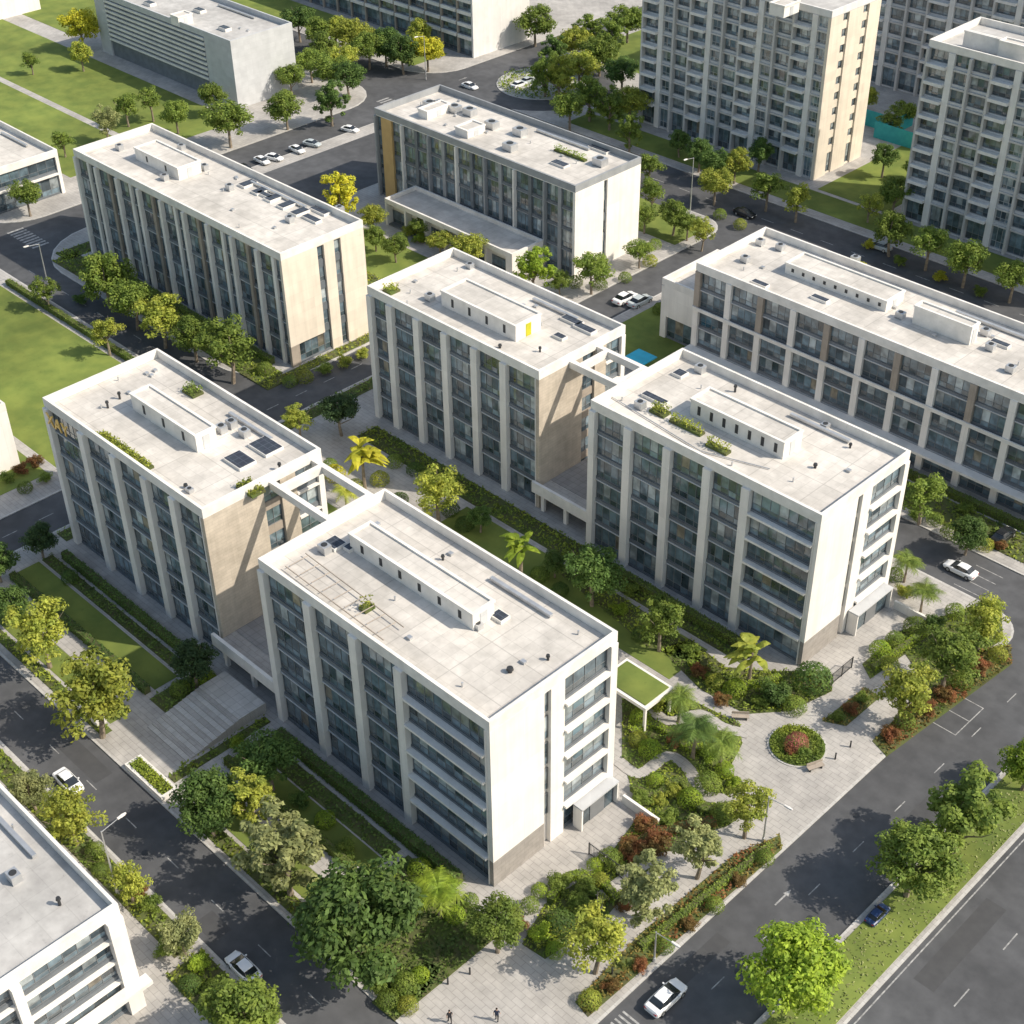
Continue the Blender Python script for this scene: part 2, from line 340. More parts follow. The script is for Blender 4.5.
# winding garden paths
PA=[smooth(px((618,762),(640,775),(668,757),(690,772),(700,795),(735,800),(760,792))),smooth(px((640,700),(668,722),(700,715),(722,728),(748,735))),smooth(px((600,900),(625,880),(650,862),(690,855),(715,842),(742,825)))]
for q in PA: r_=ribbon(q,1.3); AVOID.append(r_); struct('path',MB().prism(r_,.05,.19),M['paving'])
cover(px((622,700),(660,690),(700,705),(740,725),(742,745),(728,772),(752,790),(735,825),(690,838),(640,878),(600,925),(545,960),(522,945),(545,905),(600,868),(640,815),(622,760)),'mid',11,.45,.16)
cover(px((575,1003),(588,1018),(782,850),(780,836),(735,855),(640,935)),'red',12,.5,.16)
AVOID.clear()
cover(px((395,985),(425,962),(442,970),(412,1008),(395,1022),(372,1003)),'deep',12,.7,.18)
cover(px((822,722),(865,688),(880,698),(846,727)),'red',12,.45,.16)
cover(px((872,742),(886,757),(1012,664),(1010,645),(985,650),(910,705)),'red',11,.6,.17)
cover(px((870,680),(862,665),(900,632),(940,618),(1000,600),(1003,640),(930,690),(905,655)),'mid',10,.6,.17)
cover(px((660,650),(690,640),(725,668),(770,672),(828,672),(832,692),(790,712),(745,715),(700,690)),'mid',10,.6,.17)
cover(px((560,575),(580,570),(700,650),(700,665),(650,650)),'mid',8,.5,.18)
cover([(-37.4,50),(-37.4,150),(-33.1,150),(-33.1,50)],'olive',4,.15,.14,base='grass')
cc=at(797,747)
struct('kerb',MB().prism(disc(cc,3.0),.0,.2),M['kerb'])
lawn(disc(cc,2.8),.26); 
mb=MB()
for _ in range(2500):
    r=math.sqrt(R())*2.75; t=U(0,6.28)
    if r<1.5: continue
    leafquad(mb,Vector((cc.x+r*math.cos(t),cc.y+r*math.sin(t),.3+U(0,.35))),.13,rdir(1.4))
struct('ground_cover',mb,LF['coverg'],'stuff')
# ------------------------------------------------------------------ facades
wcache={}
def winmesh(w,h,n,fr,v):
    key=(round(w,2),round(h,2),n,fr,v)
    if key in wcache: return wcache[key]
    rs=random.Random(len(wcache)*7+3)
    f=MB(); t=.06; d=.09; tr=h*.3
    f.box(0,w,-d,0,0,t); f.box(0,w,-d,0,h-t,h); f.box(0,t,-d,0,t,h-t); f.box(w-t,w,-d,0,t,h-t)
    pw=w/n
    for i in range(1,n): f.box(i*pw-t*.45,i*pw+t*.45,-d+.01,0,t,h-t)
    f.box(t,w-t,-d+.02,0,tr,tr+t*.8)
    p=MB()
    for i in range(n):
        q=rs.random(); kind=0 if q<.58 else (1 if q<.76 else (2 if q<.97 else 3))
        for (z0,z1) in ((t,tr),(tr+t*.8,h-t)):
            a=rs.uniform(-.016,.016); b=rs.uniform(-.016,.016); x0=i*pw+t*.4; x1=(i+1)*pw-t*.4
            k2=kind if z1>tr+.1 else (0 if kind else 1)
            p.poly([(x0,-.04-a,z0),(x1,-.04+a,z0),(x1,-.04+a+b,z1),(x0,-.04-a+b,z1)],k2)
    r=(f.mesh('window',M[fr]),p.mesh('pane',[M['glass'],M['glass2'],M['curtain'],M['amber']]),f,p)
    wcache[key]=r; return r
bcache={}
class Bld:
    def __init__(s,name,label,x0,x1,y0,y1,H,nf,cat='building',g=3.6,D=.5,wall='white',par=1.1,roof='roof',copm='coping',group=None):
        s.L=x1-x0;s.W=y1-y0;s.H=H;s.nf=nf;s.g=g;s.D=D;s.x0=x0;s.y0=y0; s.par=par; s.nw=0; s.rest=MB(); s.wall=wall; s.cnt={}; s.over={}
        s.root=thing(name,label,cat,(x0,y0,KZ),0,group)
        L,W=s.L,s.W
        MB().box(.25,L-D,D,W,-.2,H-par).build('wall',M[wall],s.root)
        MB().box(.36,L-.36,.36,W-.3,H-par+.003,H-par+.05).build('roof',M[roof],s.root)
        p=MB(); z0=H-par+.004
        p.box(0,L,0,.34,z0,H); p.box(0,L,W-.28,W+.02,z0,H); p.box(0,.34,.34,W-.28,z0,H); p.box(L-.34,L,.34,W-.28,z0,H)
        p.build('parapet',M[copm],s.root)
        s.rz=H-par+.05
        s.fh=(H-par-g)/(nf-1)
        MB().box(.3,L-.01,.01,D+.05,H-par-.12,H-par).box(L-D-.05,L-.01,D+.05,W-.01,H-par-.12,H-par).build('eaves',M[wall],s.root)
    def fb(s,mb,face,u0,u1,d0,d1,z0,z1,mi=0):
        if face=='long': mb.box(u0,u1,-d1,-d0,z0,z1,mi)
        else: mb.box(s.L+d0,s.L+d1,u0,u1,z0,z1,mi)
    def strip(s,name,face,u0,u1,d0,d1,z0,z1,m):
        n=s.cnt.get(name,0); s.cnt[name]=n+1
        if n<98:
            key=(name,face,round(u1-u0,3),round(d1-d0,3),round(z1-z0,3),m)
            if key not in bcache:
                mb=MB(); 
                if face=='long': mb.box(0,u1-u0,-(d1-d0),0,0,z1-z0)
                else: mb.box(0,d1-d0,0,u1-u0,0,z1-z0)
                bcache[key]=mb.mesh(name,M[m])
            put(name,bcache[key],s.root,(u0,-d0,z0) if face=='long' else (s.L+d0,u0,z0))
        else:
            mb=s.over.setdefault((name,m),MB()); s.fb(mb,face,u0,u1,d0,d1,z0,z1)
    def win(s,face,u,z,w,h,n,fr='frame',dp=None,name='window'):
        v=random.randrange(6); fm,pm,f,p=winmesh(w,h,n,fr,v); dp=-s.D+.06 if dp is None else dp
        loc=(u,-dp,z) if face=='long' else (s.L+dp,u,z)
        if s.nw<99:
            o=put(name,fm,s.root,loc); 
            if face!='long': o.rotation_euler=(0,0,math.pi/2)
            put('pane',pm,o); s.nw+=1
        else:
            for mbs,off in ((f,0),(p,1)):
                b=len(s.rest.v)
                for (x,y,zz) in mbs.v:
                    if face=='long': s.rest.v.append((loc[0]+x,loc[1]+y,loc[2]+zz))
                    else: s.rest.v.append((loc[0]-y,loc[1]+x,loc[2]+zz))
                for q,m in zip(mbs.f,mbs.m): s.rest.f.append(tuple(b+i for i in q)); s.rest.m.append(m+off)
            s.restfr=fr
    def pier(s,face,u0,u1,m=None,out=.0,z0=-.1,z1=None,name='pier'):
        mb=MB(); s.fb(mb,face,u0,u1,-s.D+.003,out,z0,z1 or s.H-s.par-.122); return mb.build(name,M[m or s.wall],s.root)
    def bay(s,face,u0,u1,n,slab=None,st=.3,sm='white',sp=.75,spm='dark',fr='frame',f0=0,f1=None,gl=True,mid=None):
        f1=s.nf if f1 is None else f1; w=u1-u0
        for k in range(f0,f1):
            z0=0 if k==0 else s.g+(k-1)*s.fh; z1=s.g if k==0 else z0+s.fh
            a=.25 if k==0 else sp
            s.strip('spandrel_panel',face,u0,u1,-s.D+.003,-.26,z0-(.14 if k>f0 else 0),z0+a,spm)
            if slab is not None and k>0: s.strip('floor_band',face,u0+.01,u1-.01,-.255,slab,z0-.02,z0-.02+st,sm)
            s.win(face,u0+.03,z0+a+.01,w-.06,z1-.15-z0-a,n,fr)
    def done(s):
        if s.rest.v:
            o=s.rest.build('window',[M[s.restfr],M['glass'],M['glass2'],M['curtain'],M['amber']],s.root); o['kind']='stuff'
        for (nm,m),mb in s.over.items(): o=mb.build(nm,M[m],s.root); o['kind']='stuff'
    def loc(s,pxx,pyy,z=None):
        P=at(pxx,pyy,(s.rz if z is None else z)+KZ); return P.x-s.x0,P.y-s.y0
    def pent(s,a,b,h,m='coping',louv=0,end=None,roof='roof'):
        x0,y0=s.loc(*a,z=s.rz+h); x1,y1=s.loc(*b,z=s.rz+h)
        t=.22
        mb=MB(); mb.box(x0,x1,y0,y1,s.rz+.003,s.rz+h-.25)
        mb.box(x0-.1,x1+.1,y0-.1,y0+t,s.rz+h-.247,s.rz+h); mb.box(x0-.1,x1+.1,y1-t,y1+.1,s.rz+h-.247,s.rz+h); mb.box(x0-.1,x0+t,y0+t,y1-t,s.rz+h-.247,s.rz+h); mb.box(x1-t,x1+.1,y0+t,y1-t,s.rz+h-.247,s.rz+h)
        o=mb.build('plant_room',M[m],s.root)
        MB().box(x0+t+.01,x1-t-.01,y0+t+.01,y1-t-.01,s.rz+h-.246,s.rz+h-.2).build('plant_room_roof',M[roof],o)
        for i in range(louv):
            xx=x0+(x1-x0)*(i+.6)/(louv+.3); MB().box(xx,xx+.4,y0-.04,y0+.03,s.rz+.5,s.rz+h-.6).build('louvre',M['dmetal'],o)
        MB().box(x1-.02,x1+.05,(y0+y1)/2-.45,(y0+y1)/2+.45,s.rz+.02,s.rz+min(2,h-.5)).build('door',M['grey'] if not end else LF[end],o)
        return x0,x1,y0,y1
    def panel(s,pxx,pyy,w,d,h=.35,m='solar',tilt=.0,name='skylight'):
        x,y=s.loc(pxx,pyy); mb=MB(); mb.box(-w/2,w/2,-d/2,d/2,0,h,0); mb.box(-w/2+.1,w/2-.1,-d/2+.1,d/2-.1,h+.001,h+.04,1)
        o=mb.build(name,[M['coping'],M['solar']],s.root,(x,y,s.rz)); return o
    def ac(s,pxx,pyy,w=1.1,d=.9,h=.9):
        x,y=s.loc(pxx,pyy); mb=MB(); mb.box(-w/2,w/2,-d/2,d/2,.12,h,0); mb.tube((0,0,h),(0,0,h+.06),d*.36,d*.36,14,1); mb.box(-w/2,-w/2+.1,-d/2,d/2,0,.12,0); mb.box(w/2-.1,w/2,-d/2,d/2,0,.12,0)
        return mb.build('air_conditioner',[M['metal'],M['dmetal']],s.root,(x,y,s.rz))
    def vent(s,pxx,pyy,r=.22,h=.7):
        x,y=s.loc(pxx,pyy); mb=MB(); mb.tube((0,0,0),(0,0,h),r*.6,r*.6,10); mb.tube((0,0,h),(0,0,h+.22),r,r*.8,12); return mb.build('vent',M['dmetal'],s.root,(x,y,s.rz))
    def rail(s,a,b,h=.15,r=.06,m='metal'):
        x0,y0=s.loc(*a); x1,y1=s.loc(*b); mb=MB(); mb.tube((x0,y0,s.rz+h),(x1,y1,s.rz+h),r,r,6); mb.build('roof_pipe',M[m],s.root)
    def planter(s,a,b,col='bright',h=.5):
        x0,y0=s.loc(*a); x1,y1=s.loc(*b)
        if abs(y1-y0)<.9: y0-=.55; y1+=.55
        if abs(x1-x0)<.9: x0-=.5; x1+=.5
        mb=MB(); mb.box(x0,x1,y0,y1,s.rz+.002,s.rz+.3); o=mb.build('roof_planter',M['soil'],s.root)
        lm=MB(); 
        for _ in range(int(abs((x1-x0)*(y1-y0))*55)): leafquad(lm,Vector((U(min(x0,x1),max(x0,x1)),U(min(y0,y1),max(y0,y1)),s.rz+.3+U(0,h))),.15,rdir(1))
        lm.build('foliage',LF[col],o)
    def grit(s,n=10):
        for _ in range(n):
            x=U(1.2,s.L-1.4); y=U(1.2,s.W-1.2); q=random.choice([0,1])
            mb=MB(); 
            if q: mb.tube((0,0,0),(0,0,.5),.09,.09,8)
            else: mb.box(-.25,.25,-.2,.2,0,.28)
            mb.build('vent_pipe' if q else 'junction_box',M['metal'],s.root,(x,y,s.rz+.002))
        if s.W>10: MB().box(s.L*.55,s.L*.55+s.L*.25,s.W-2.1,s.W-1.7,s.rz+.15,s.rz+.45).build('duct',M['metal'],s.root)
def piers(b,us,wd=1.05,out=.3,m='white'):
    for u in us: b.pier('long',u-wd/2,u+wd/2,m,out)
def white_end(b,slit,win0,win1,slab=.35):
    W=b.W
    b.pier('end',0.003,slit,'white',.0,3.3,name='end_wall'); b.pier('end',0.003,slit,'base',-.02,-.1,3.297,name='plinth')
    for k in range(1,b.nf):
        z=b.g+(k-1)*b.fh; b.win('end',slit+.02,z+.4,.8,b.fh-.55,1)
    b.pier('end',slit+.85,win0,'white',.0,name='end_wall')
    b.bay('end',win0,win1,4,slab,.28,'white',.55)
    b.pier('end',win1,W,'white',.15)
def stone_end(b,u,m='stone'):
    W=b.W
    b.pier('end',0.003,u,m,.0,name='end_wall'); b.bay('end',u,u+2.2,2,None,sp=.9,spm='taupe'); b.pier('end',u+2.2,u+4.2,m,.0,name='end_wall'); b.bay('end',u+4.2,W-.7,2,.1,.25,'white',.8); b.pier('end',W-.7,W,'white',.1)
HH=[
('B1','white six storey slab with plain white end wall, nearest the camera',-95.2,-63.6,59.6,75.6,20.9,[7.4,14,20.2]),
('B2','six storey slab with beige end wall and roof frame, left of the nearest slab',-136.9,-106.3,60.9,76.2,20.3,[7.7,14.1,20,25.2]),
('B3','white six storey slab with planters on its roof beside the round plaza bed',-92.3,-61.2,103.4,119.3,20.2,[5.7,11.3,16.8,21.9]),
('B4','six storey slab with yellow plant room door, in the centre of the photo',-132,-101.4,104.5,119.6,19.6,[4.3,9.4,14.5,19.8,24.8])]
BB={}
for nm,lab,x0,x1,y0,y1,H,us in HH:
    b=Bld('residential_slab',lab,x0,x1,y0,y1,H,6,g=3.4); BB[nm]=b
    b.pier('long',0,.85,'white',.3); piers(b,us)
    e=[.85]+[c for u in us for c in (u-.525,u+.525)]+[b.L-.6]
    nb=len(us)+1
    for i in range(nb):
        u0,u1=e[2*i],e[2*i+1]; last=i==nb-1
        n=max(3,round((u1-u0)/1.1))
        if last and nm in('B1','B3'):
            b.bay('long',u0,u1,n,.4,.26,'white',.5)
        else: b.bay('long',u0,u1,n,-.16,.12,'grey',.5)
    b.pier('long',b.L-.6,b.L-b.D+.0,'white',.1)
    if nm in('B1','B3'): white_end(b,6.6,9.2,b.W-.9)
    else: stone_end(b,7.5)
    b.grit(9); b.done()
b=BB['B1']
b.pent((349,533),(494,600),2.0,louv=6); b.vent(510,672,.35,.3); b.panel(500,618,1.5,1.2); b.panel(335,545,1.8,1.6); b.ac(325,552); b.panel(352,548,1,1.5)
for i in range(9): b.rail((290+i*11,570+i*8.3),(308+i*11,560+i*8.3),.5,.05,'taupe')
b.rail((286,570),(384,644),.45,.06,'taupe'); b.rail((306,557),(404,631),.45,.06,'taupe')
b.planter((362,612),(372,606),'yellow',1.2); b.vent(548,660,.2,.4); b.vent(443,560,.2,.4); b.ac(478,628,.8,.7,.6)
b=BB['B2']
b.pent((130,393),(215,426),2.2,louv=3); b.panel(240,462,3.0,2.2); b.panel(266,448,3.2,2.4); b.planter((98,436),(150,470),'yellow'); b.planter((182,392),(204,394),'mid',.8); b.planter((236,488),(266,492),'yellow')
b.ac(222,432);b.ac(232,427);b.ac(245,436); b.vent(186,488,.25,.3); b.ac(190,492,.8,.6,.5); b.vent(108,408); b.vent(120,399); b.vent(280,470)
for i,ch in enumerate('XAY'):
    cu=bpy.data.curves.new('letter','FONT'); cu.body=ch; cu.size=2.1; cu.extrude=.08; cu.offset=.02
    tmp=bpy.data.objects.new('letter',cu); C.objects.link(tmp); dgp=bpy.context.evaluated_depsgraph_get(); me=bpy.data.meshes.new_from_object(tmp.evaluated_get(dgp)); bpy.data.objects.remove(tmp)
    me.materials.clear(); me.materials.append(M['gold']); o=put('letter',me,b.root,(1.0+i*1.6,-.45,b.H-2.75)); o.rotation_euler=(math.pi/2,0,0)
b=BB['B3']
b.pent((691,398),(803,430),2.2,louv=7); b.planter((652,410),(668,416),'yellow',.9); b.planter((672,420),(702,436),'yellow',.9); b.planter((708,444),(728,455),'yellow',.9); b.panel(655,400,3.4,1.0); b.panel(680,375,1.4,1.4); b.ac(700,372); b.ac(640,408)
b.rail((612,398),(700,452)); b.rail((700,452),(770,470)); b.vent(815,468,.25,.35); b.vent(735,392); b.ac(825,428,.8,.8,.6); b.vent(850,448,.2,.4)
b=BB['B4']
b.pent((441,290),(541,313),2.2,end='gold',louv=4); b.panel(572,322,3,1.2); b.panel(585,330,3,1.2); b.panel(560,338,1.6,1); b.ac(430,300); b.vent(500,348,.25,.3); b.planter((385,293),(398,290),'yellow',.8); b.ac(470,268,.9,.8,.7); b.vent(602,322); b.vent(540,352,.2,.5)
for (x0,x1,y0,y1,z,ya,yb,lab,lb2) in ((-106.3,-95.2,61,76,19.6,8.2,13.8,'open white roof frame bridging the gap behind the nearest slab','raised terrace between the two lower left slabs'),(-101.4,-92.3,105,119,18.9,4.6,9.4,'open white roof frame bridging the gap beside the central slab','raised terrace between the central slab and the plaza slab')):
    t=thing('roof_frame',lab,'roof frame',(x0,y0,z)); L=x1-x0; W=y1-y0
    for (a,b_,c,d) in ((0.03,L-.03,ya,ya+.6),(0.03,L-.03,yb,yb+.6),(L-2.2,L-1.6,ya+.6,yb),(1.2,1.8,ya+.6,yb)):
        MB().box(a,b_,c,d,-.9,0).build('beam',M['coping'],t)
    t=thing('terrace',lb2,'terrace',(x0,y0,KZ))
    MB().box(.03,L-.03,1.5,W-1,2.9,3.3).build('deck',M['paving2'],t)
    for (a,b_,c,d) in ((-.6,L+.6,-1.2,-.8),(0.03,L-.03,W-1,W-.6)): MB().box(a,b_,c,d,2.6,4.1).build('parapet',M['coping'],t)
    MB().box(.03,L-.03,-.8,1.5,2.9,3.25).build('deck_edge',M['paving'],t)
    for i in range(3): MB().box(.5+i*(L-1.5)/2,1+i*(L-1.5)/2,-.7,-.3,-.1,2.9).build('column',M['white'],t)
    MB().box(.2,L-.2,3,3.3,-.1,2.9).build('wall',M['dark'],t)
t=thing('stairs','low flight of pale steps leading towards the lower left terrace','stairs',(-103.8,49,KZ))
for i in range(13): MB().box(0,7,i*.55,10,i*.1+.002 if i else 0,(i+1)*.1).build('step',M['paving' if i%2 else 'kerb'],t)
cover(rect(-96.4,-95.3,46.5,58.4),'mid',9,.9,.2); cover(rect(-107.2,-104.2,51.5,58.4),'deep',9,.9,.2)
hq=at(152,780)
def planterbox(lab,x,y,L,W):
    t=thing('planter',lab,'planter',(x,y,KZ)); mb=MB(); mb.box(0,L,0,.3,0,.55); mb.box(0,L,W-.3,W,0,.55); mb.box(0,.3,.3,W-.3,0,.55); mb.box(L-.3,L,.3,W-.3,0,.55); mb.build('edging',M['coping'],t)
    MB().box(.3,L-.3,.3,W-.3,0,.4).build('soil',M['soil'],t); lm=MB()
    for _ in range(int(L*W*60)): leafquad(lm,Vector((U(.3,L-.3),U(.3,W-.3),.42+U(0,.45))),.13,rdir(1.4))
    lm.build('foliage',LF['coverg'],t)
planterbox('white edged planter beside the pale steps near the road',hq.x-3.2,hq.y-1,6.5,1.9)
planterbox('white edged planter on the upper side of the pale steps',-112.5,45.4,5,1.1)
# --- B5
b=Bld('office_block','long white five storey block with sandy end wall at upper left',-202.6,-150.1,104.4,119,17.9,5,g=3.4,wall='sand'); 
n=9; bw=b.L/n
for i in range(n):
    b.pier('long',i*bw,i*bw+.6,'white',.3); m=i*bw+.6+(bw-.6)*.62; b.pier('long',m-.3,m+.3,'taupe' if i%2 else 'white',.05)
    b.bay('long',i*bw+.6,m-.3,3,-.2,.1,'grey',.5); b.bay('long',m+.3,(i+1)*bw-(b.D if i==n-1 else 0)-.01,1,-.2,.1,'grey',.5)
b.pier('end',.003,6.2,'sand',0,3.3,name='end_wall'); b.pier('end',.003,1.5,'taupe',0,-.1,3.297,name='plinth'); b.bay('end',1.5,6.2,4,None,f0=0,f1=1)
b.bay('end',6.2,7.4,1,None,sp=1.); b.pier('end',7.4,9.2,'sand',0,name='end_wall'); b.bay('end',9.2,10.4,1,None,sp=1.); b.pier('end',10.4,b.W,'sand',0,name='end_wall')
b.pent((134,147),(200,160),2,louv=2)
for i in range(5): b.panel(248+i*13,185+i*7,1.6,2.6)
b.panel(265,196,3,1); b.panel(320,212,3.4,1.2); b.panel(312,220,3.2,1.2)
for q in ((205,170),(182,150),(230,190),(165,180),(290,222),(340,212),(120,150)): b.ac(*q)
b.grit(10); b.done()
# --- B6
b=Bld('office_block','long five storey block with brown upper panels and roof plant rooms at right edge',-110.1,-52,144.2,159.6,16,5,g=3.2)
n=11; bw=b.L/n
for i in reversed(range(n)):
    b.pier('long',i*bw+.003,i*bw+.9,'white',.1,z1=9.24); b.pier('long',i*bw+.003,i*bw+.9,'taupe' if i%2==0 else 'white',.1,z0=9.244); u0=i*bw+.9; u1=(i+1)*bw-(b.D if i==n-1 else 0)-.01
    b.bay('long',u0,u1,4,-.15,.14,'grey',.5)
mb=MB(); b.fb(mb,'long',-.05,b.L,.13,.35,9.0,9.5); mb.build('string_course',M['coping'],b.root)
mb=MB(); b.fb(mb,'long',-.05,b.L,.13,1.6,3.0,3.35); mb.build('canopy',M['coping'],b.root)
b.bay('end',.6,b.W-.6,8); b.pier('end',.003,.6,'white'); b.pier('end',b.W-.6,b.W,'white')
b.pent((786,262),(905,290),1.6,louv=9); b.pent((915,305),(980,322),2.6)
for q in ((745,262),(780,250),(855,262),(900,318),(990,350),(1010,372),(985,335),(760,245)): b.ac(*q)
for q in ((760,285),(820,300),(1000,345)): b.panel(*q,2.5,1)
b.grit(8); b.done()
t=Bld('annexe','low white annexe at the left end of the long right hand block',-118.5,-110.4,147.5,160,9.5,3,wall='white'); t.bay('long',1,t.L-1,4,f1=1); t.pier('long',0,1,z0=-.1); t.pier('long',t.L-1,t.L-.5); t.pier('long',1,t.L-1,z0=3.6,name='front_wall'); t.pier('end',.003,t.W,name='end_wall'); t.done()
# --- B7
b=Bld('office_block','grey glazed four storey block with white end wall at top centre',-186.1,-139.7,151.9,167,15.6,4,g=4.2,copm='midgrey',wall='white'); 
n=7; bw=b.L/n
for i in range(n):
    b.pier('long',i*bw+.003,i*bw+.35,'midgrey' if i%2==0 else 'coping',.3); u1=(i+1)*bw-(b.D if i==n-1 else 0)-.01
    m=(i*bw+.35+u1)/2
    if i==0:
        b.bay('long',.35,1.6,1); b.pier('long',1.6,4.2,'tan',.05,name='panel'); b.bay('long',4.2,u1,2)
    else:
        b.bay('long',i*bw+.35,m-.35,3,-.16,.12,'midgrey',.45); b.pier('long',m-.35,m+.35,'dark' if i%2 else 'midgrey',-.1,name='panel'); b.bay('long',m+.35,u1,3,-.16,.12,'midgrey',.45)
b.pier('end',.003,6.5,'white',name='end_wall'); b.bay('end',6.5,7.3,1,sp=1.2); b.pier('end',7.3,b.W,'white',name='end_wall')
for q in ((470,115),(455,112),(492,128),(440,108),(520,135),(600,165),(430,108),(510,150)): b.ac(*q,2,1.6,1.2)
b.pent((418,108),(450,103),1.5); b.pent((455,126),(485,124),1.4); b.planter((556,150),(585,162),'bright',.8); b.panel(600,150,4,1.5); b.panel(560,165,3,1.5)
b.grit(10); b.done()
t=Bld('entrance_pavilion','low white roofed pavilion in front of the grey glazed block',-176,-146,144.5,151.5,4.8,2,g=2.6,par=.7,D=1.4); 
for i in range(7): t.pier('long',i*t.L/6.3,i*t.L/6.3+.4)
t.bay('long',.4,t.L-1.5,14,f1=1); t.pier('end',.003,t.W,name='end_wall'); t.done()
# --- upper left grey building
b=Bld('exhibition_hall','grey hall with horizontal louvres across its front at top left',-286,-237,159,174,13.5,3,g=3,wall='grey',copm='grey',roof='roofg')
b.pier('long',0,4,'grey',0); b.pier('long',b.L-9,b.L-.5,'grey',0); 
for i in range(9): mb=MB(); b.fb(mb,'long',4.1,b.L-9.1,-.3,.15,3.5+i*1,3.95+i*1); mb.build('louvre',M['coping'],b.root)
b.pier('long',4,b.L-9,'dark',-.35,name='screen'); b.pier('end',.003,b.W,'grey',name='end_wall')
for q in ((180,20),(200,12),(225,30),(150,5)): b.panel(*q,2.5,1.5,.6)
b.pent((170,14),(192,13),2); b.grit(6); b.done()
# --- left edge buildings
b=Bld('low_pavilion','low glazed pavilion with white roof edge at the left edge',-262,-227,100.5,114,8,2,g=3.6,copm='coping'); 
for i in range(8): b.pier('long',i*4.9,i*4.9+.5)
for i in range(7): b.bay('long',i*4.9+.5,(i+1)*4.9-(.51 if i==6 else 0),4)
b.bay('end',.6,b.W-.6,7,.2); b.pier('end',.003,.6); b.pier('end',b.W-.6,b.W); b.grit(5); b.done()
b=Bld('low_building','pale low building cut off by the left edge beside the lawn',-180,-156.2,50,64.5,9.5,3,g=3.2); b.pier('long',0,b.L-.5,'white'); b.pier('end',.003,b.W,'white',name='end_wall'); b.done()
b=Bld('low_building','small white flat roofed building in the top left corner',-350,-322,148,165,6,2,g=3); b.bay('long',.6,b.L-1,12,.2); b.pier('long',0,.6); b.pier('end',.003,b.W,name='end_wall'); b.grit(5); b.done()
b=Bld('low_building','small white building behind the trees at top centre',-212,-192,262,276,6,2,g=3); b.bay('long',.6,b.L-1,8,.2); b.pier('long',0,.6); b.pier('end',.003,b.W,name='end_wall'); b.done()
# --- B8 lower left
b=Bld('residential_slab','white building with large windows cut off at the lower left corner',-125,-76.1,12,30.2,13,4,g=4.2,roof='roofg')
b.pier('end',.003,1.6,'white',.4); b.bay('end',1.6,8.3,5,.1,.3); b.pier('end',8.3,9.1,'white',.4); b.bay('end',9.1,b.W-1.4,6,.1,.3); b.pier('end',b.W-1.4,b.W,'white',.4); b.pier('long',0,b.L-.5,'white')
mb=MB(); b.fb(mb,'end',-.6,b.W+.6,.41,1.5,3.5,3.9); mb.build('canopy',M['coping'],b.root)
b.grit(9); b.ac(15,880); b.vent(60,905); b.done()
# --- towers
def hgt(x,y,pytop):
    lo,hi=1,120
    for _ in range(40):
        m=(lo+hi)/2
        if pix((x,y,m))[1]>pytop: lo=m
        else: hi=m
    return lo
def tower(lab,x0,x1,y0,y1,H,nf,n,wall='tower',endm='sand',ew=3,copm='towerl'):
    b=Bld('apartment_tower',lab,x0,x1,y0,y1,H,nf,'tower',g=4,wall=wall,copm=copm,roof='roofg',D=.6)
    bw=b.L/n
    for i in reversed(range(n)):
        u0=i*bw; u1=(i+1)*bw-(b.D if i==n-1 else 0)-.01; k=i%3
        b.pier('long',u0+.003,u0+(.4 if k!=1 else 1.1),'tower' if k!=1 else 'towerl',[.5,.1,.5][k],name='pilaster')
        b.bay('long',u0+(.4 if k!=1 else 1.1),u1,3,(.8 if k==0 else .02),(.5 if k==0 else .3),'towerl' if k==0 else 'tower',.75,'grey','lframe' if k==1 else 'frame')
    seg=b.W/(ew*2+1)
    for k in range(ew*2+1):
        if k%2==0: b.pier('end',k*seg+.003,(k+1)*seg,endm,0,name='end_wall')
        else: b.bay('end',k*seg+.003+seg*.2,(k+1)*seg-seg*.2,2,None,.2,'towerl',1.2,endm); b.pier('end',k*seg+.006,k*seg+seg*.2,endm,0,name='end_wall'); b.pier('end',(k+1)*seg-seg*.2+.003,(k+1)*seg,endm,0,name='end_wall')
    return b
H1=hgt(-134.7,208.3,12)
b=tower('tall grey tower with sunlit beige end wall at the top of the photo',-175.2,-134.7,208.3,223,H1,max(8,round(H1/3.05)),11,ew=2)
b.pent((770,2),(800,0),2); b.grit(5); b.done()
H2=hgt(-115,206,40)
b=tower('light grey tower with flat roof cut off by the right edge',-115,-62,206,221,H2,max(8,round(H2/3.05)),14,wall='tower',endm='towerl',copm='coping'); b.pent((965,30),(1010,40),2.5); b.pent((1000,40),(1040,45),3); b.grit(8); b.done()
b=tower('dark tower standing furthest back between the two nearer towers',-158,-90,256,270,46,15,15,wall='tower',endm='tower'); b.done()
b=Bld('apartment_block','white banded apartment block with plain end wall at top centre left',-300,-224,211,228,15,5,wall='towerl',copm='coping'); n=15; bw=b.L/n
for i in reversed(range(n)): b.pier('long',i*bw+.003,i*bw+.5,'taupe',.0); b.bay('long',i*bw+.5,(i+1)*bw-(.51 if i==n-1 else 0),3,.3,.7,'coping',.8)
b.pier('end',.003,b.W,'towerl',name='end_wall'); b.grit(6); b.done()
def porch(lab,x0,x1,y0,y1,h):
    t=thing('entrance_porch',lab,'porch',(x0,y0,KZ)); L=x1-x0;W=y1-y0
    MB().box(.02,L,0,W,h-.2,h).build('roof',M['grey'],t); MB().box(.02,L-.5,.25,W-.25,0,h-.203).build('glazed_wall',M['glass2'],t)
    for y in (0,W-.18): MB().box(.02,L-.05,y,y+.18,0,h-.203).build('side_wall',M['white'],t)
    MB().box(L-.49,L-.44,W/2-1,W/2+1,0,2.3).build('door',M['frame'],t)
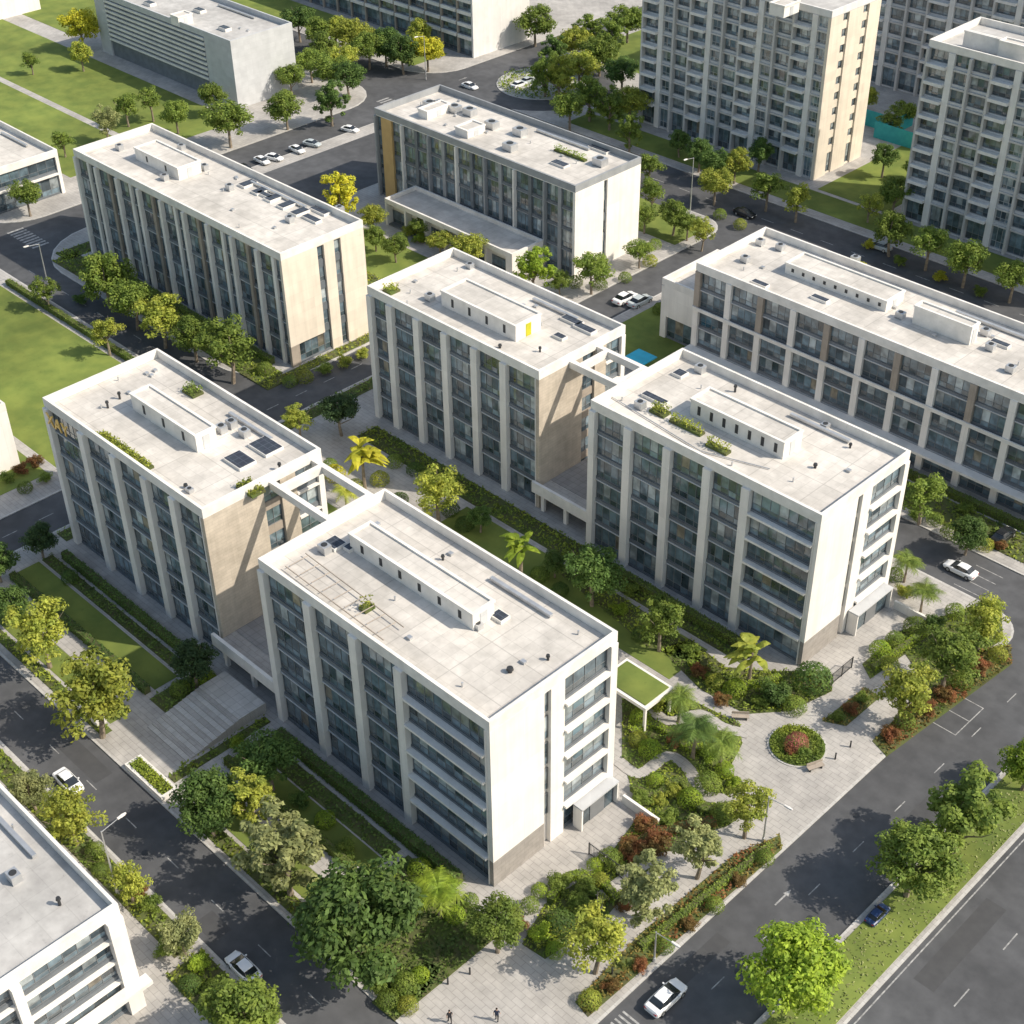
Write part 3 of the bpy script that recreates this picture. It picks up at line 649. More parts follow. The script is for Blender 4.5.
porch('shallow flat roofed porch at the end of the nearest slab',-63.5,-62.3,70,75.2,3.0)
porch('shallow flat roofed porch at the end of the plaza slab',-61.1,-59.8,111.5,118.3,3.0)
tag(MB().box(-62,-57.5,75.4,75.7,KZ,1.2).build('low_wall',M['white']),'low white wall beside the porch of the nearest slab','wall')
tag(MB().box(-59.5,-55.5,118.5,118.8,KZ,1.2).build('low_wall',M['white']),'low white wall beside the porch of the plaza slab','wall')
q=at(636,684,3.4); t=thing('canopy','low white framed canopy with a grass roof behind the nearest slab','canopy',(q.x-3.2,q.y-2.2,KZ))
MB().box(0,6.4,0,4.4,3,3.4).build('roof',M['coping'],t); MB().box(.35,6.05,.35,4.05,3.403,3.5).build('grass_roof',M['grass'],t)
for x in (.1,6.05):
    for y in (.1,4.05): MB().box(x,x+.25,y,y+.25,0,2.997).build('post',M['white'],t)
def fence(lab,a,b_,h=1.6):
    a=Vector(a);b_=Vector(b_); L=(b_-a).length; t=thing('fence',lab,'fence',(a.x,a.y,KZ),math.atan2(b_.y-a.y,b_.x-a.x))
    mb=MB(); mb.box(0,L,-.03,.03,h-.1,h-.04); mb.box(0,L,-.03,.03,.1,.16)
    x=.15
    while x<L: mb.box(x-.015,x+.015,-.015,.015,.155,h-.095); x+=.18
    mb.build('rails',M['dmetal'],t)
    k=int(L/2.5)+1
    for i in range(k+1): MB().box(i*L/k-.05,i*L/k+.05,-.05,.05,0,h).build('post',M['dmetal'],t)
fence('black metal railing beside the porch of the nearest slab',(-60,68.5),(-54.5,68.5))
fence('black metal railing beside the porch of the plaza slab',(-57.2,107),(-57.2,101.5))
q=at(641,357,2.4); t=thing('awning','bright turquoise awning in the alley behind the central slab','awning',(q.x,q.y,KZ))
MB().box(-1.7,1.7,-1.5,1.5,2.2,2.35).build('canvas',M['blue'],t)
for x in (-1.6,1.5): MB().box(x,x+.1,-1.4,-1.3,0,2.197).build('post',M['metal'],t)
for i,(a,b2) in enumerate(((872,128),(896,145))):
    q=at(a,b2); tag(MB().box(q.x-5,q.x+5,q.y,q.y+.15,0,3.2).box(q.x+4.8,q.x+5,q.y+.15,q.y+6,0,3.2).build('hoarding',M['teal']),['teal site hoarding just right of the beige tower end','teal site hoarding nearest the light grey tower'][i],'hoarding')
# ------------------------------------------------------------------ vegetation meshes
def crown(seed,nc=46,m=95,cr=.3,ls=.06,flat=.8,hol=.35,upw=.6):
    rs=random.Random(seed); random.seed(seed); mb=MB()
    cs=[]
    for _ in range(nc):
        d=rdir(.15); r=rs.uniform(hol,.88); cs.append((Vector((d.x*r,d.y*r,d.z*r*flat)),cr*rs.uniform(.55,1.25)))
    for c,q in cs:
        for _ in range(int(m*(q/cr)**1.5)):
            d=rdir(.25); P=c+Vector((d.x,d.y,d.z*.75))*q*(.5+.55*R()); n=(d+rdir()*.7+Vector((0,0,upw))).normalized()
            leafquad(mb,P,ls*U(.7,1.4),n)
    return mb
def ball(seed):
    random.seed(seed); mb=MB()
    for _ in range(1500):
        d=rdir(.3)
        if d.z<-.45: continue
        k=1+.05*math.sin(d.x*5+seed)*math.cos(d.y*4); leafquad(mb,d*k*U(.9,1.02),.075*U(.7,1.3),(d+rdir()*.45).normalized())
    return mb
def palmmesh(seed,nf=20,L=1.,wide=.62,drop=.7):
    random.seed(seed); mb=MB()
    for i in range(nf):
        t=6.283*i/nf+U(-.2,.2); el=U(.1,1.1); l=L*U(.75,1.05); d=Vector((math.cos(t),math.sin(t),0)); sd=Vector((-d.y,d.x,0)); pts=[]
        for k in range(9):
            s=k/8; pts.append(d*(l*s*math.cos(el*.6))+Vector((0,0,l*(math.sin(el)*s-drop*s*s))))
        for k in range(1,9):
            p=pts[k]; q=pts[k-1]; w=wide*.5*math.sin(math.pi*min(1,.12+k/8.6))
            for sg in (-1,1):
                for j in range(3):
                    f=j/3; c=q.lerp(p,f); e=q.lerp(p,f+.3); tip=c.lerp(e,.5)+sd*sg*w+(p-q)*1.1+Vector((0,0,-w*.35))
                    b=len(mb.v); mb.v+=[tuple(c),tuple(e),tuple(tip)]; mb.f.append((b,b+1,b+2)); mb.m.append(0)
    return mb
def bananamesh(seed):
    random.seed(seed); mb=MB()
    for i in range(26):
        t=U(0,6.28); el=U(-.1,1.3); base=Vector((U(-.2,.2),U(-.2,.2),U(-.35,.3))); d=Vector((math.cos(t),math.sin(t),0)); sd=Vector((-d.y,d.x,0)); l=U(.55,.95); prev=None
        for k in range(7):
            s=k/6; P=base+d*(l*s*math.cos(el))+Vector((0,0,l*(math.sin(el)*s-.6*s*s))); w=.14*math.sin(math.pi*min(.97,.1+s*.88)); cur=(P-sd*w+Vector((0,0,-.03)),P,P+sd*w+Vector((0,0,-.03)))
            if prev:
                mb.poly([prev[0],prev[1],cur[1],cur[0]]); mb.poly([prev[1],prev[2],cur[2],cur[1]])
            prev=cur
    return mb
def trunk(seed,limbs=5,top=1.,r=.035,palm=False):
    random.seed(seed); mb=MB(); bend=Vector((U(-.04,.04),U(-.04,.04),0)); P=[Vector((0,0,-.03)),Vector((0,0,.3))+bend,Vector((0,0,.62))+bend*1.6,Vector((0,0,top))+bend]
    rr=[r*1.25,r,r*.8,r*.35 if not palm else r*.75]
    for i in range(3): mb.tube(P[i],P[i+1],rr[i],rr[i+1],7)
    if not palm:
        for i in range(limbs):
            t=6.28*i/limbs+U(-.4,.4); a=P[1].lerp(P[2],R()); q=a+Vector((math.cos(t)*U(.22,.34),math.sin(t)*U(.22,.34),U(.2,.38))); mb.tube(a,q,r*.5,r*.2,5)
            mb.tube(q,q+Vector((math.cos(t)*.1,math.sin(t)*.12,.14)),r*.22,r*.06,4)
    return mb
dm=LF['mid']
CROWN={'broad':[crown(s,58,110,.29,.052).mesh('crown',dm) for s in (1,2,3)],
'loose':[crown(s,56,80,.23,.05,.95,.3).mesh('crown',dm) for s in (11,12,13)],
'dense':[crown(s,85,125,.26,.045,.88,.4).mesh('crown',dm) for s in (21,22)],
'tuft':[crown(s,64,105,.18,.048,1.,.25,1.2).mesh('crown',dm) for s in (31,32)],
'palm':[palmmesh(s).mesh('crown',dm) for s in (41,42,43)],
'banana':[bananamesh(s).mesh('crown',dm) for s in (51,52)]}
TR=[trunk(s).mesh('trunk',M['bark']) for s in (61,62,63)]; TP=trunk(64,palm=True).mesh('trunk',M['bark'])
SH=[crown(s,34,90,.33,.065,.8,.25).mesh('foliage',dm) for s in (71,72,73)]
BL=[ball(s).mesh('foliage',dm) for s in (81,82,83)]
SHT=MB().tube((0,0,-.1),(0,0,.5),.06,.03,5).mesh('stem',M['bark'])
random.seed(99)
def setm(o,m): o.material_slots[0].link='OBJECT'; o.material_slots[0].material=m
def tree(pxx,pyy,rpx,kind,col,label,group=None,th=None,ground=KZ):
    P=at(pxx,pyy,3); Rr=rpx*mpp(P)
    palm=kind in('palm','banana')
    for _ in range(3):
        hc=(th if th is not None else (1.3 if Rr<2.5 else 2.0))+(Rr*.85 if not palm else Rr*.9); P=at(pxx,pyy,hc+ground); Rr=rpx*mpp(P)
    name={'palm':'palm_tree','banana':'banana_plant'}.get(kind,'tree')
    t=thing(name,label,'palm' if palm else 'tree',(P.x,P.y,ground),U(0,6.28),group)
    tr=put('trunk',TP if palm else random.choice(TR),t); k=hc+(0 if palm else Rr*.35); tr.scale=(k if not palm else k*1.2,)*2+(k,)
    c=put('crown',random.choice(CROWN[kind]),t,(0,0,hc)); c.scale=(Rr*U(.93,1.1)*1.08,Rr*U(.9,1.07)*1.08,Rr*(1.0 if kind!='tuft' else 1.25)*U(.88,1.08)); setm(c,LF[col])
    return t
T=[
(40,630,37,'loose','yellow','pale leafy tree at the left edge above the lower left road'),
(92,695,46,'loose','yellow','light green tree with visible pale trunk by the lower left road'),
(38,537,18,'broad','dark','small dark tree left of the beige ended slab'),
(8,600,22,'broad','deep','dark green tree cut by the left edge'),
(-5,560,20,'broad','deep','dark tree behind the one cut by the left edge'),
(207,800,37,'dense','deep','dark rounded tree beside the pale steps'),
(268,758,30,'broad','deep','dark tree close to the long front of the nearest slab'),
(250,800,30,'tuft','yellow','slender yellow green tree left of the nearest slab'),
(284,852,52,'tuft','olive','grey green feathery tree beside the large round tree'),
(355,920,67,'dense','deep','largest round green tree at the bottom'),
(497,922,29,'dense','mid','round clipped tree below the corner of the nearest slab'),
(596,940,35,'loose','yellow','yellow green tree by the paved forecourt'),
(645,887,32,'tuft','olive','pale tree beside the garden, left of two similar ones'),
(700,847,30,'tuft','olive','thin pale tree midway along the garden kerb'),
(748,808,27,'loose','yellow','sparse light tree nearest the plaza mouth'),
(797,965,50,'dense','bright','bright green round tree on the median, nearest the bottom'),
(915,857,44,'dense','mid','second round tree on the median, in the middle'),
(963,812,46,'tuft','mid','feathery wide tree on the median at right'),
(1030,760,26,'broad','bright','tree on the median cut by the right edge'),
(180,932,27,'loose','olive','olive tree under the street lamp at lower left'),
(240,1005,40,'broad','mid','green tree cut by the bottom edge at lower left'),
(128,880,22,'loose','yellow','small tree right beside the lower left street lamp'),
(68,812,32,'loose','yellow','spreading tree between the road and lower left building'),
(30,788,22,'broad','olive','small olive tree beside the lower left building roof'),
(192,660,24,'broad','dark','dark tree in the shade of the beige ended slab'),
(661,620,27,'loose','mid','airy tree at the foot of the plaza slab'),
(593,572,31,'broad','deep','dark spreading tree in the court left of the plaza slab'),
(437,490,28,'loose','yellow','light tree behind the nearest slab in the court'),
(905,690,33,'loose','yellow','light tree in the red planted bed by the right hand road'),
(950,652,35,'loose','mid','tall leafy tree at the right hand corner bed'),
(985,618,28,'loose','yellow','airy tree at the right edge beyond the corner bed'),
(925,492,27,'loose','mid','tree between the plaza slab and the long right hand block'),
(970,532,20,'dense','deep','round dark bush tree below the long right hand block'),
(298,418,17,'loose','yellow','small sparse tree behind the beige ended slab'),
(339,408,21,'broad','dark','dark round tree left of the central slab'),
(106,276,28,'broad','mid','leftmost tree in front of the long upper left block'),
(132,300,23,'broad','mid','second tree from left in front of the upper left block'),
(160,316,26,'loose','yellow','third tree from left in front of the upper left block'),
(192,332,23,'broad','mid','fourth tree from left in front of the upper left block'),
(228,347,32,'loose','mid','largest tree in front of the long upper left block'),
(45,290,16,'loose','mid','small tree at the corner of the left lawn'),
(105,330,18,'loose','yellow','small tree on the near edge of the left lawn'),
(533,268,23,'tuft','bright','bright tree directly behind the central slab roof'),
(470,247,19,'broad','yellow','tree left of the pavilion behind the central slab'),
(592,268,19,'broad','mid','tree right of the pavilion by the white end wall'),
(640,250,14,'broad','mid','small tree right of the white end wall'),
(340,197,23,'tuft','gold','golden tree beside the long upper left block'),
(372,215,14,'broad','yellow','small yellow tree left of the grey glazed block'),
(25,192,17,'broad','mid','tree in front of the low pavilion at the left edge'),
(80,25,20,'broad','gold','yellow tree beside the top left lawn'),
(80,52,12,'broad','yellow','small yellow tree on the top left lawn'),
(227,118,24,'broad','mid','tall tree at the corner of the grey hall'),
(212,95,15,'broad','mid','small tree against the front of the grey hall'),
(290,75,15,'broad','mid','tree at the far side of the grey hall end'),
(285,105,18,'broad','mid','dark tree at the right end of the grey hall'),
(330,100,19,'tuft','deep','dark conical tree near the top left car park'),
(427,48,17,'broad','gold','golden tree at the road junction near the top'),
(885,155,15,'broad','deep','dark tree between the tower and the teal hoarding'),
(1015,275,20,'broad','mid','tree at the right edge in front of the light grey tower'),
(860,268,10,'broad','gold','small golden tree on the verge below the light grey tower'),
(560,280,12,'broad','mid','small tree behind the roof corner of the central slab'),
]
for a in T: tree(*a)
PL=[(438,888,34,'palm','bright','bushy palm at the near corner of the nearest slab',1.4),
(362,456,31,'banana','gold','yellow broad leaved plant between the two left slabs',2.),
(345,490,17,'palm','yellow','small palm below the yellow broad leaved plant',1.),
(520,545,25,'banana','bright','bright broad leaved plant standing in the central court',3.2),
(752,652,30,'banana','yellow','large bright broad leaved plant in front of the plaza slab',1.6),
(695,728,33,'palm','deep','dark palm in the middle of the garden',1.4),
(722,742,26,'palm','mid','right of the two garden palms',1.4),
(680,697,24,'palm','mid','palm at the top of the garden',1.4),
(908,560,22,'palm','mid','palm beside the end of the plaza slab',1.),
(925,590,22,'palm','mid','palm at the top of the corner bed',1.)]
for a in PL: tree(*a[:6],th=a[6])
def row(pts,kind,col,desc,where,group,**k):
    pts=sorted(pts)
    for i,p in enumerate(pts): tree(p[0],p[1],p[2]*1.32,kind if isinstance(kind,str) else random.choice(kind),col if isinstance(col,str) else random.choice(col),'%s %s from the left %s'%(ORD[i],desc,where),group,**k)
row([(652,190,13),(674,212,12),(688,222,11),(703,232,11),(650,165,11),(716,180,13),(645,215,11)],['broad','loose'],['mid','yellow'],'small tree','beside the white end wall by the upper road','trees beside the upper road')
row([(736,160,12),(768,185,14),(798,197,13),(893,228,16),(930,242,16),(968,258,17)],['loose','broad'],['mid','mid','yellow'],'street tree','on the verge before the towers','street trees before the towers')
row([(298,18,13),(318,30,12),(335,28,12),(352,34,14),(368,45,13),(385,42,13),(402,50,13),(420,30,11),(330,68,14),(348,75,13),(310,60,12),(322,45,12),(343,55,12)],['broad'],['deep','mid','yellow'],'tree','around the banded apartment block','trees around the banded block')
row([(535,20,15),(545,72,14),(560,75,15),(580,65,15),(600,50,15),(612,35,14),(628,18,14),(590,95,15),(570,105,14),(610,105,14),(630,100,14),(622,70,14),(630,130,12),(555,50,12),(575,40,13),(590,30,13)],['broad','tuft'],['mid','mid','yellow','deep'],'tree','of the grove beside the tallest tower','grove trees by the tall tower')
row([(745,125,10),(760,150,11),(700,150,11),(715,160,12),(680,140,10)],['broad'],['mid','deep'],'small tree','at the foot of the tall grey tower','trees at the tower foot')
row([(895,190,13),(870,205,10),(905,110,10),(892,120,10),(868,95,9),(915,165,9)],['broad','loose'],['mid','yellow'],'tree','in the gap between the towers','trees between the towers')
row([(105,120,12),(150,100,11),(175,112,11),(62,140,10),(30,60,8),(125,105,11)],['broad','loose'],['mid','olive'],'small tree','on the edge of the top left lawn','trees by the top left lawn')
row([(395,245,10),(375,235,9),(440,240,10),(420,225,8)],['broad'],['yellow','mid'],'little tree','in the yard before the grey glazed block','yard trees')
row([(480,515,10),(555,560,10)],['broad'],['deep'],'dark tree','in the shaded court between the slabs','court trees')
def shrub(P,r,col,label,group,h=None):
    t=thing('shrub',label,'shrub',(P.x,P.y,KZ),U(0,6.28),group); put('stem',SHT,t); bl=col!='red' and R()<.62
    c=put('foliage',random.choice(BL if bl else SH),t,(0,0,r*(.45 if bl else .6))); k=1. if bl else 1.1; c.scale=(r*k,r*k,(h or r*.85)*1.05); setm(c,LF[col])
def shrubs(pts,desc,where,group):
    pts=sorted(pts)
    for i,(a,b2,r,col) in enumerate(pts):
        P=at(a,b2,.6); shrub(P,r*mpp(P),col,'%s %s from the left %s'%(ORD[i],desc,where),group)
g1=[(560,885,14,'mid'),(585,890,13,'mid'),(540,935,14,'bright'),(520,925,10,'red'),(560,925,16,'deep'),(580,905,14,'mid'),(610,860,13,'mid'),(632,850,15,'red'),(655,845,17,'red'),(645,825,12,'red'),(668,820,12,'mid'),(690,800,13,'bright'),(708,785,14,'mid'),(672,790,10,'yellow'),(650,750,12,'bright'),(638,740,10,'yellow'),(640,718,11,'bright'),(655,705,10,'yellow'),(675,740,10,'red'),(725,770,10,'bright'),(722,815,12,'mid'),(710,755,11,'bright'),(555,950,10,'bright'),(600,880,9,'yellow'),(625,905,9,'red'),(530,905,10,'mid'),(540,890,9,'bright'),(595,865,9,'bright'),(660,800,9,'yellow'),(735,785,9,'bright'),(640,800,11,'mid'),(655,780,9,'bright')]
shrubs(g1,'rounded shrub','in the garden beside the nearest slab','garden shrubs')
shrubs([(776,697,19,'deep'),(812,683,20,'deep'),(795,707,12,'mid'),(735,690,12,'bright'),(715,682,10,'yellow'),(700,672,10,'red'),(722,700,9,'red'),(760,702,9,'mid'),(690,650,10,'mid')],'rounded shrub','in the bed at the foot of the plaza slab','plaza slab shrubs')
shrubs([(405,985,14,'mid'),(388,1000,12,'mid'),(420,975,10,'bright'),(408,1005,11,'yellow'),(590,1000,12,'yellow'),(612,985,10,'red'),(640,965,9,'red'),(665,945,10,'mid'),(690,925,9,'red'),(715,905,10,'mid'),(740,880,9,'red'),(765,858,10,'mid'),(378,985,10,'mid')],'low shrub','along the forecourt edges at the bottom','forecourt shrubs')
shrubs([(890,735,11,'red'),(905,722,11,'mid'),(925,708,12,'red'),(945,695,11,'red'),(962,682,11,'mid'),(980,668,12,'red'),(998,655,10,'yellow'),(880,650,11,'bright'),(895,640,10,'mid'),(915,628,12,'mid'),(935,625,12,'deep'),(955,612,10,'mid'),(850,708,9,'red'),(838,716,8,'mid'),(862,698,8,'mid'),(890,665,10,'yellow'),(905,592,10,'yellow'),(895,575,9,'mid')],'shrub','in the beds by the right hand road corner','corner bed shrubs')
shrubs([(797,743,12,'pink'),(790,750,8,'red'),(804,752,8,'mid')],'small shrub','in the round plaza bed','round bed shrubs')
shrubs([(x,y,r,random.choice(['mid','deep','bright'])) for x,y,r in ((70,578,9),(180,690,11),(205,680,12),(240,745,11),(300,800,12),(325,820,11),(345,850,12),(300,830,10),(400,900,13),(420,870,13),(455,915,11),(385,880,12),(470,900,9))],'dark shrub','in the shaded strip before the two left slabs','shaded strip shrubs')
shrubs([(20,790,11,'mid'),(50,840,13,'yellow'),(95,850,10,'mid'),(150,905,12,'mid'),(165,950,12,'mid'),(200,965,12,'bright'),(215,990,13,'mid'),(140,890,10,'red'),(190,985,12,'deep'),(270,1015,12,'mid'),(100,870,9,'mid')],'shrub','between the lower left road and building','lower left shrubs')
shrubs([(400,500,9,'deep'),(380,480,10,'yellow'),(335,475,11,'gold'),(355,488,10,'yellow'),(395,462,9,'mid'),(415,470,9,'deep'),(450,510,10,'deep'),(465,525,10,'deep'),(540,575,10,'mid'),(560,590,9,'deep'),(620,610,10,'bright'),(640,635,9,'deep'),(630,590,10,'mid'),(330,465,8,'mid')],'shrub','in the court between the slabs','court shrubs')
shrubs([(305,378,9,'yellow'),(325,370,9,'mid'),(345,362,9,'yellow'),(362,355,8,'yellow'),(290,382,8,'mid'),(400,240,8,'mid'),(420,240,9,'bright'),(410,232,8,'yellow'),(600,285,8,'mid'),(650,262,8,'yellow'),(625,278,7,'mid'),(655,245,7,'mid'),(600,262,8,'bright'),(660,310,8,'mid'),(670,300,7,'yellow'),(575,283,8,'mid'),(265,370,9,'mid'),(80,300,8,'deep')],'shrub','around the upper left block and pavilion','upper shrubs')
shrubs([(20,470,9,'red'),(35,462,9,'red'),(8,478,9,'mid'),(45,478,8,'mid'),(25,488,8,'mid')],'shrub','at the left edge beside the pale low building','left edge shrubs')
shrubs([(935,520,9,'mid'),(950,532,10,'mid'),(985,545,9,'yellow'),(915,515,8,'mid'),(1000,545,8,'red'),(965,510,9,'mid'),(720,215,7,'mid'),(740,225,7,'yellow'),(870,245,7,'gold'),(900,262,8,'mid'),(940,278,8,'gold'),(980,292,8,'mid')],'shrub','beside the long right hand block and upper verge','right side shrubs')
def hedge(lab,a,b2,w=1.,h=1.,col='deep'):
    a=Vector((a[0],a[1],0)); b2=Vector((b2[0],b2[1],0)); L=(b2-a).length; t=thing('hedge',lab,'hedge',(a.x,a.y,KZ),math.atan2(b2.y-a.y,b2.x-a.x)); mb=MB()
    for _ in range(int(L*(w+2*h)*38)):
        x=U(0,L); q=U(-h,w+h)
        if q<0: P=Vector((x,-w/2,h+q)); n=Vector((0,-1,.3))
        elif q>w: P=Vector((x,w/2,h-(q-w))); n=Vector((0,1,.3))
        else: P=Vector((x,q-w/2,h)); n=Vector((0,0,1))
        leafquad(mb,P+rdir()*.05,.12*U(.7,1.3),(n+rdir()*.5).normalized())
    MB().box(.05,L-.05,-w/2+.08,w/2-.08,0,h-.06).build('branches',M['soil'],t); mb.build('foliage',LF[col],t)
def chedge(lab,P,w=.8,h=.8,col='mid'):
    P=smooth(P,5); t=thing('hedge',lab,'hedge',(P[0][0],P[0][1],KZ)); mb=MB(); ox,oy=P[0]
    for i in range(len(P)-1):
        a=Vector((P[i][0]-ox,P[i][1]-oy,0)); b2=Vector((P[i+1][0]-ox,P[i+1][1]-oy,0)); d=b2-a; L=d.length
        if L<.01: continue
        d/=L; n_=Vector((-d.y,d.x,0))
        for _ in range(int(L*(w+2*h)*42)):
            x=U(0,L); q=U(-h,w+h)
            if q<0: Q=a+d*x-n_*w/2+Vector((0,0,h+q)); n=-n_+Vector((0,0,.3))
            elif q>w: Q=a+d*x+n_*w/2+Vector((0,0,h-(q-w))); n=n_+Vector((0,0,.3))
            else: Q=a+d*x+n_*(q-w/2)+Vector((0,0,h)); n=Vector((0,0,1))
            leafquad(mb,Q+rdir()*.04,.11*U(.7,1.3),(n+rdir()*.45).normalized())
    MB().prism([(x-ox,y-oy) for x,y in ribbon(P,w-.15)],0,h-.06).build('branches',M['soil'],t); mb.build('foliage',LF[col],t)
hedge('long clipped hedge in front of the beige ended slab',(-136,51.9),(-108,51.9),.9,.9,'deep')
hedge('clipped hedge in front of the nearest slab',(-94,51.8),(-74,51.8),.8,.9,'mid')
hedge('hedge against the long front of the nearest slab',(-93,57.6),(-66,57.6),1.1,1.2,'deep')
hedge('hedge against the long front of the beige ended slab',(-135,58.2),(-108,58.2),.9,1.1,'deep')
hedge('hedge in the court behind the nearest slab',(-92,78.4),(-67,78.4),.9,1.,'mid')
hedge('hedge at the foot of the plaza slab front',(-90,101.2),(-66,101.2),1.,1.2,'mid')
hedge('hedge along the long right hand block',(-108,141.8),(-56,141.8),1.,1.,'mid')
hedge('hedge in front of the long upper left block',(-200,103),(-153,103),.9,1.,'mid')
hedge('hedge beside the forecourt steps at the bottom',(-66,46.2),(-60,46.2),.8,.7,'mid')
hedge('clipped hedge along the road edge of the left lawn',(-203,89.2),(-151,89.2),.9,.9,'mid')
chedge('curving lime hedge across the upper garden',px((630,735),(650,728),(672,738),(690,752),(712,748)),.8,.7,'bright')
chedge('curving green hedge through the middle of the garden',px((632,790),(655,800),(680,785),(700,812),(728,810)),.9,.8,'mid')
chedge('curving red hedge beside the garden kerb path',px((620,860),(650,840),(685,830),(715,825)),.9,.8,'red')
chedge('curving hedge by the garden railing',px((550,905),(570,880),(600,885),(618,905)),.8,.8,'bright')
chedge('curving lime hedge at the lower tip of the garden',px((535,948),(560,935),(585,920),(605,900)),.8,.7,'yellow')
chedge('curving hedge in the bed before the plaza slab',px((690,665),(720,688),(750,688),(780,680)),.8,.7,'bright')
hedge('clipped hedge in the corner bed beside the plaza slab porch',tuple(at(872,672))[:2],tuple(at(935,628))[:2],.8,.8,'bright')
hedge('clipped hedge on the kerb strip near the bottom',tuple(at(640,950))[:2],tuple(at(770,848))[:2],.7,.6,'mid')
# ------------------------------------------------------------------ vehicles
def carparts():
    def sec(x,w,z0,z1,r=.12): return [(x,-w,z0+r),(x,-w+r*.6,z0),(x,w-r*.6,z0),(x,w,z0+r),(x,w,z1-r),(x,w-r*1.3,z1),(x,-w+r*1.3,z1),(x,-w,z1-r)]
    b=MB().loft([sec(-2.25,.68,.38,.78),sec(-2.12,.84,.28,.95),sec(-1.3,.9,.22,1.0),(sec(0,.91,.22,.97)),sec(1.,.9,.22,.95),sec(1.75,.87,.25,.82),sec(2.15,.78,.3,.68),sec(2.27,.6,.38,.6)])
    g=MB().loft([[(-1.75,-.74,.93),(-1.75,.74,.93),(-1.6,.7,1.),(-1.6,-.7,1.)],[(-1.1,-.8,.93),(-1.1,.8,.93),(-1.05,.6,1.38),(-1.05,-.6,1.38)],[(.0,-.82,.93),(.0,.82,.93),(.0,.6,1.42),(.0,-.6,1.42)],[(.45,-.82,.93),(.45,.82,.93),(.3,.58,1.38),(.3,-.58,1.38)],[(1.25,-.76,.92),(1.25,.76,.92),(1.2,.7,.95),(1.2,-.7,.95)]])
    rf=MB().loft([[(-1.12,-.57,1.375),(-1.12,.57,1.375),(-1.08,.52,1.41),(-1.08,-.52,1.41)],[(-.4,-.6,1.41),(-.4,.6,1.41),(-.4,.53,1.47),(-.4,-.53,1.47)],[(.35,-.57,1.37),(.35,.57,1.37),(.3,.52,1.41),(.3,-.52,1.41)]])
    wh=MB().tube((0,-.11,0),(0,.11,0),.33,.33,18); ri=MB().tube((0,-.125,0),(0,.125,0),.2,.2,12)
    hl=MB().box(-.12,.07,-.16,.16,-.06,.06); tl=MB().box(-.04,.06,-.16,.16,-.07,.07); mi=MB().box(-.07,.07,-.1,.1,-.05,.06)
    return [m.mesh(n,mm) for m,n,mm in ((b,'body',PAINT['white']),(g,'cabin_glass',M['cglass']),(rf,'roof',PAINT['white']),(wh,'wheel',M['tyre']),(ri,'rim',M['metal']),(hl,'headlight',M['lampg']),(tl,'tail_light',M['red']),(mi,'mirror',PAINT['white']))]
CP=carparts()
def car(pxx,pyy,rz,col,label,group=None,z=0,P=None,sc=1.):
    P=P or at(pxx,pyy,.7); t=thing('parked_car' if group else 'car',label,'car',(P.x,P.y,z),rz,group); t.scale=(sc,sc,sc)
    b=put('body',CP[0],t); setm(b,PAINT[col]); put('cabin_glass',CP[1],t); r=put('roof',CP[2],t); setm(r,PAINT[col])
    for x in (-1.38,1.38):
        for y in (-.8,.8): wq=put('wheel',CP[3],t,(x,y,.33)); put('rim',CP[4],wq)
    for y in (-.55,.55): put('headlight',CP[5],t,(2.17,y*1.0,.6)); put('tail_light',CP[6],t,(-2.22,y*1.05,.72))
    for y in (-.95,.95): m=put('mirror',CP[7],t,(.75,y,.98)); setm(m,PAINT[col])
h=math.pi/2
car(666,996,h,'white','white car driving up the lower right road at the bottom',sc=.92)
car(243,966,math.pi,'white','white car on the lower left road at the bottom',sc=.85)
car(68,780,0,'white','white car on the lower left road beside the leftmost trees',sc=.85)
car(878,912,h,'blue','dark blue car standing beside the median tree',sc=.62)
car(961,568,math.pi,'white','white car on the cross road left of the parking bays at right',sc=.88)
car(625,297,h,'white','white car in the alley behind the central slab',z=0)
car(640,300,h,'silver','silver car beside the white car in the alley')
for i,(a,b2,c) in enumerate(((262,160,'white'),(274,157,'white'),(297,149,'white'),(312,143,'silver'),(245,168,'black'),(350,128,'white'))):
    car(a,b2,.3 if i%2 else 0.,c,'%s %s car in the upper left car park beyond the long block'%(['bright','second','third','fourth','lower','rightmost'][i],c),'cars in the upper left car park',z=.176 if i<5 else 0,sc=.8)
for i,(a,b2,c) in enumerate(((519,84,'white'),(528,80,'silver'),(470,85,'white'))): car(a,b2,[h,h,0][i],c,'%s %s car near the upper road junction'%(['lower','upper','lone'][i],c),sc=.85,z=[.133,.133,0][i])
car(1003,535,h,'black','black car parked below the long right hand block',z=KZ,sc=.9)
car(880,245,math.pi,'silver','silver car on the upper road before the light grey tower',sc=.9); car(745,212,0,'black','black car on the upper road before the tall tower',sc=.9)
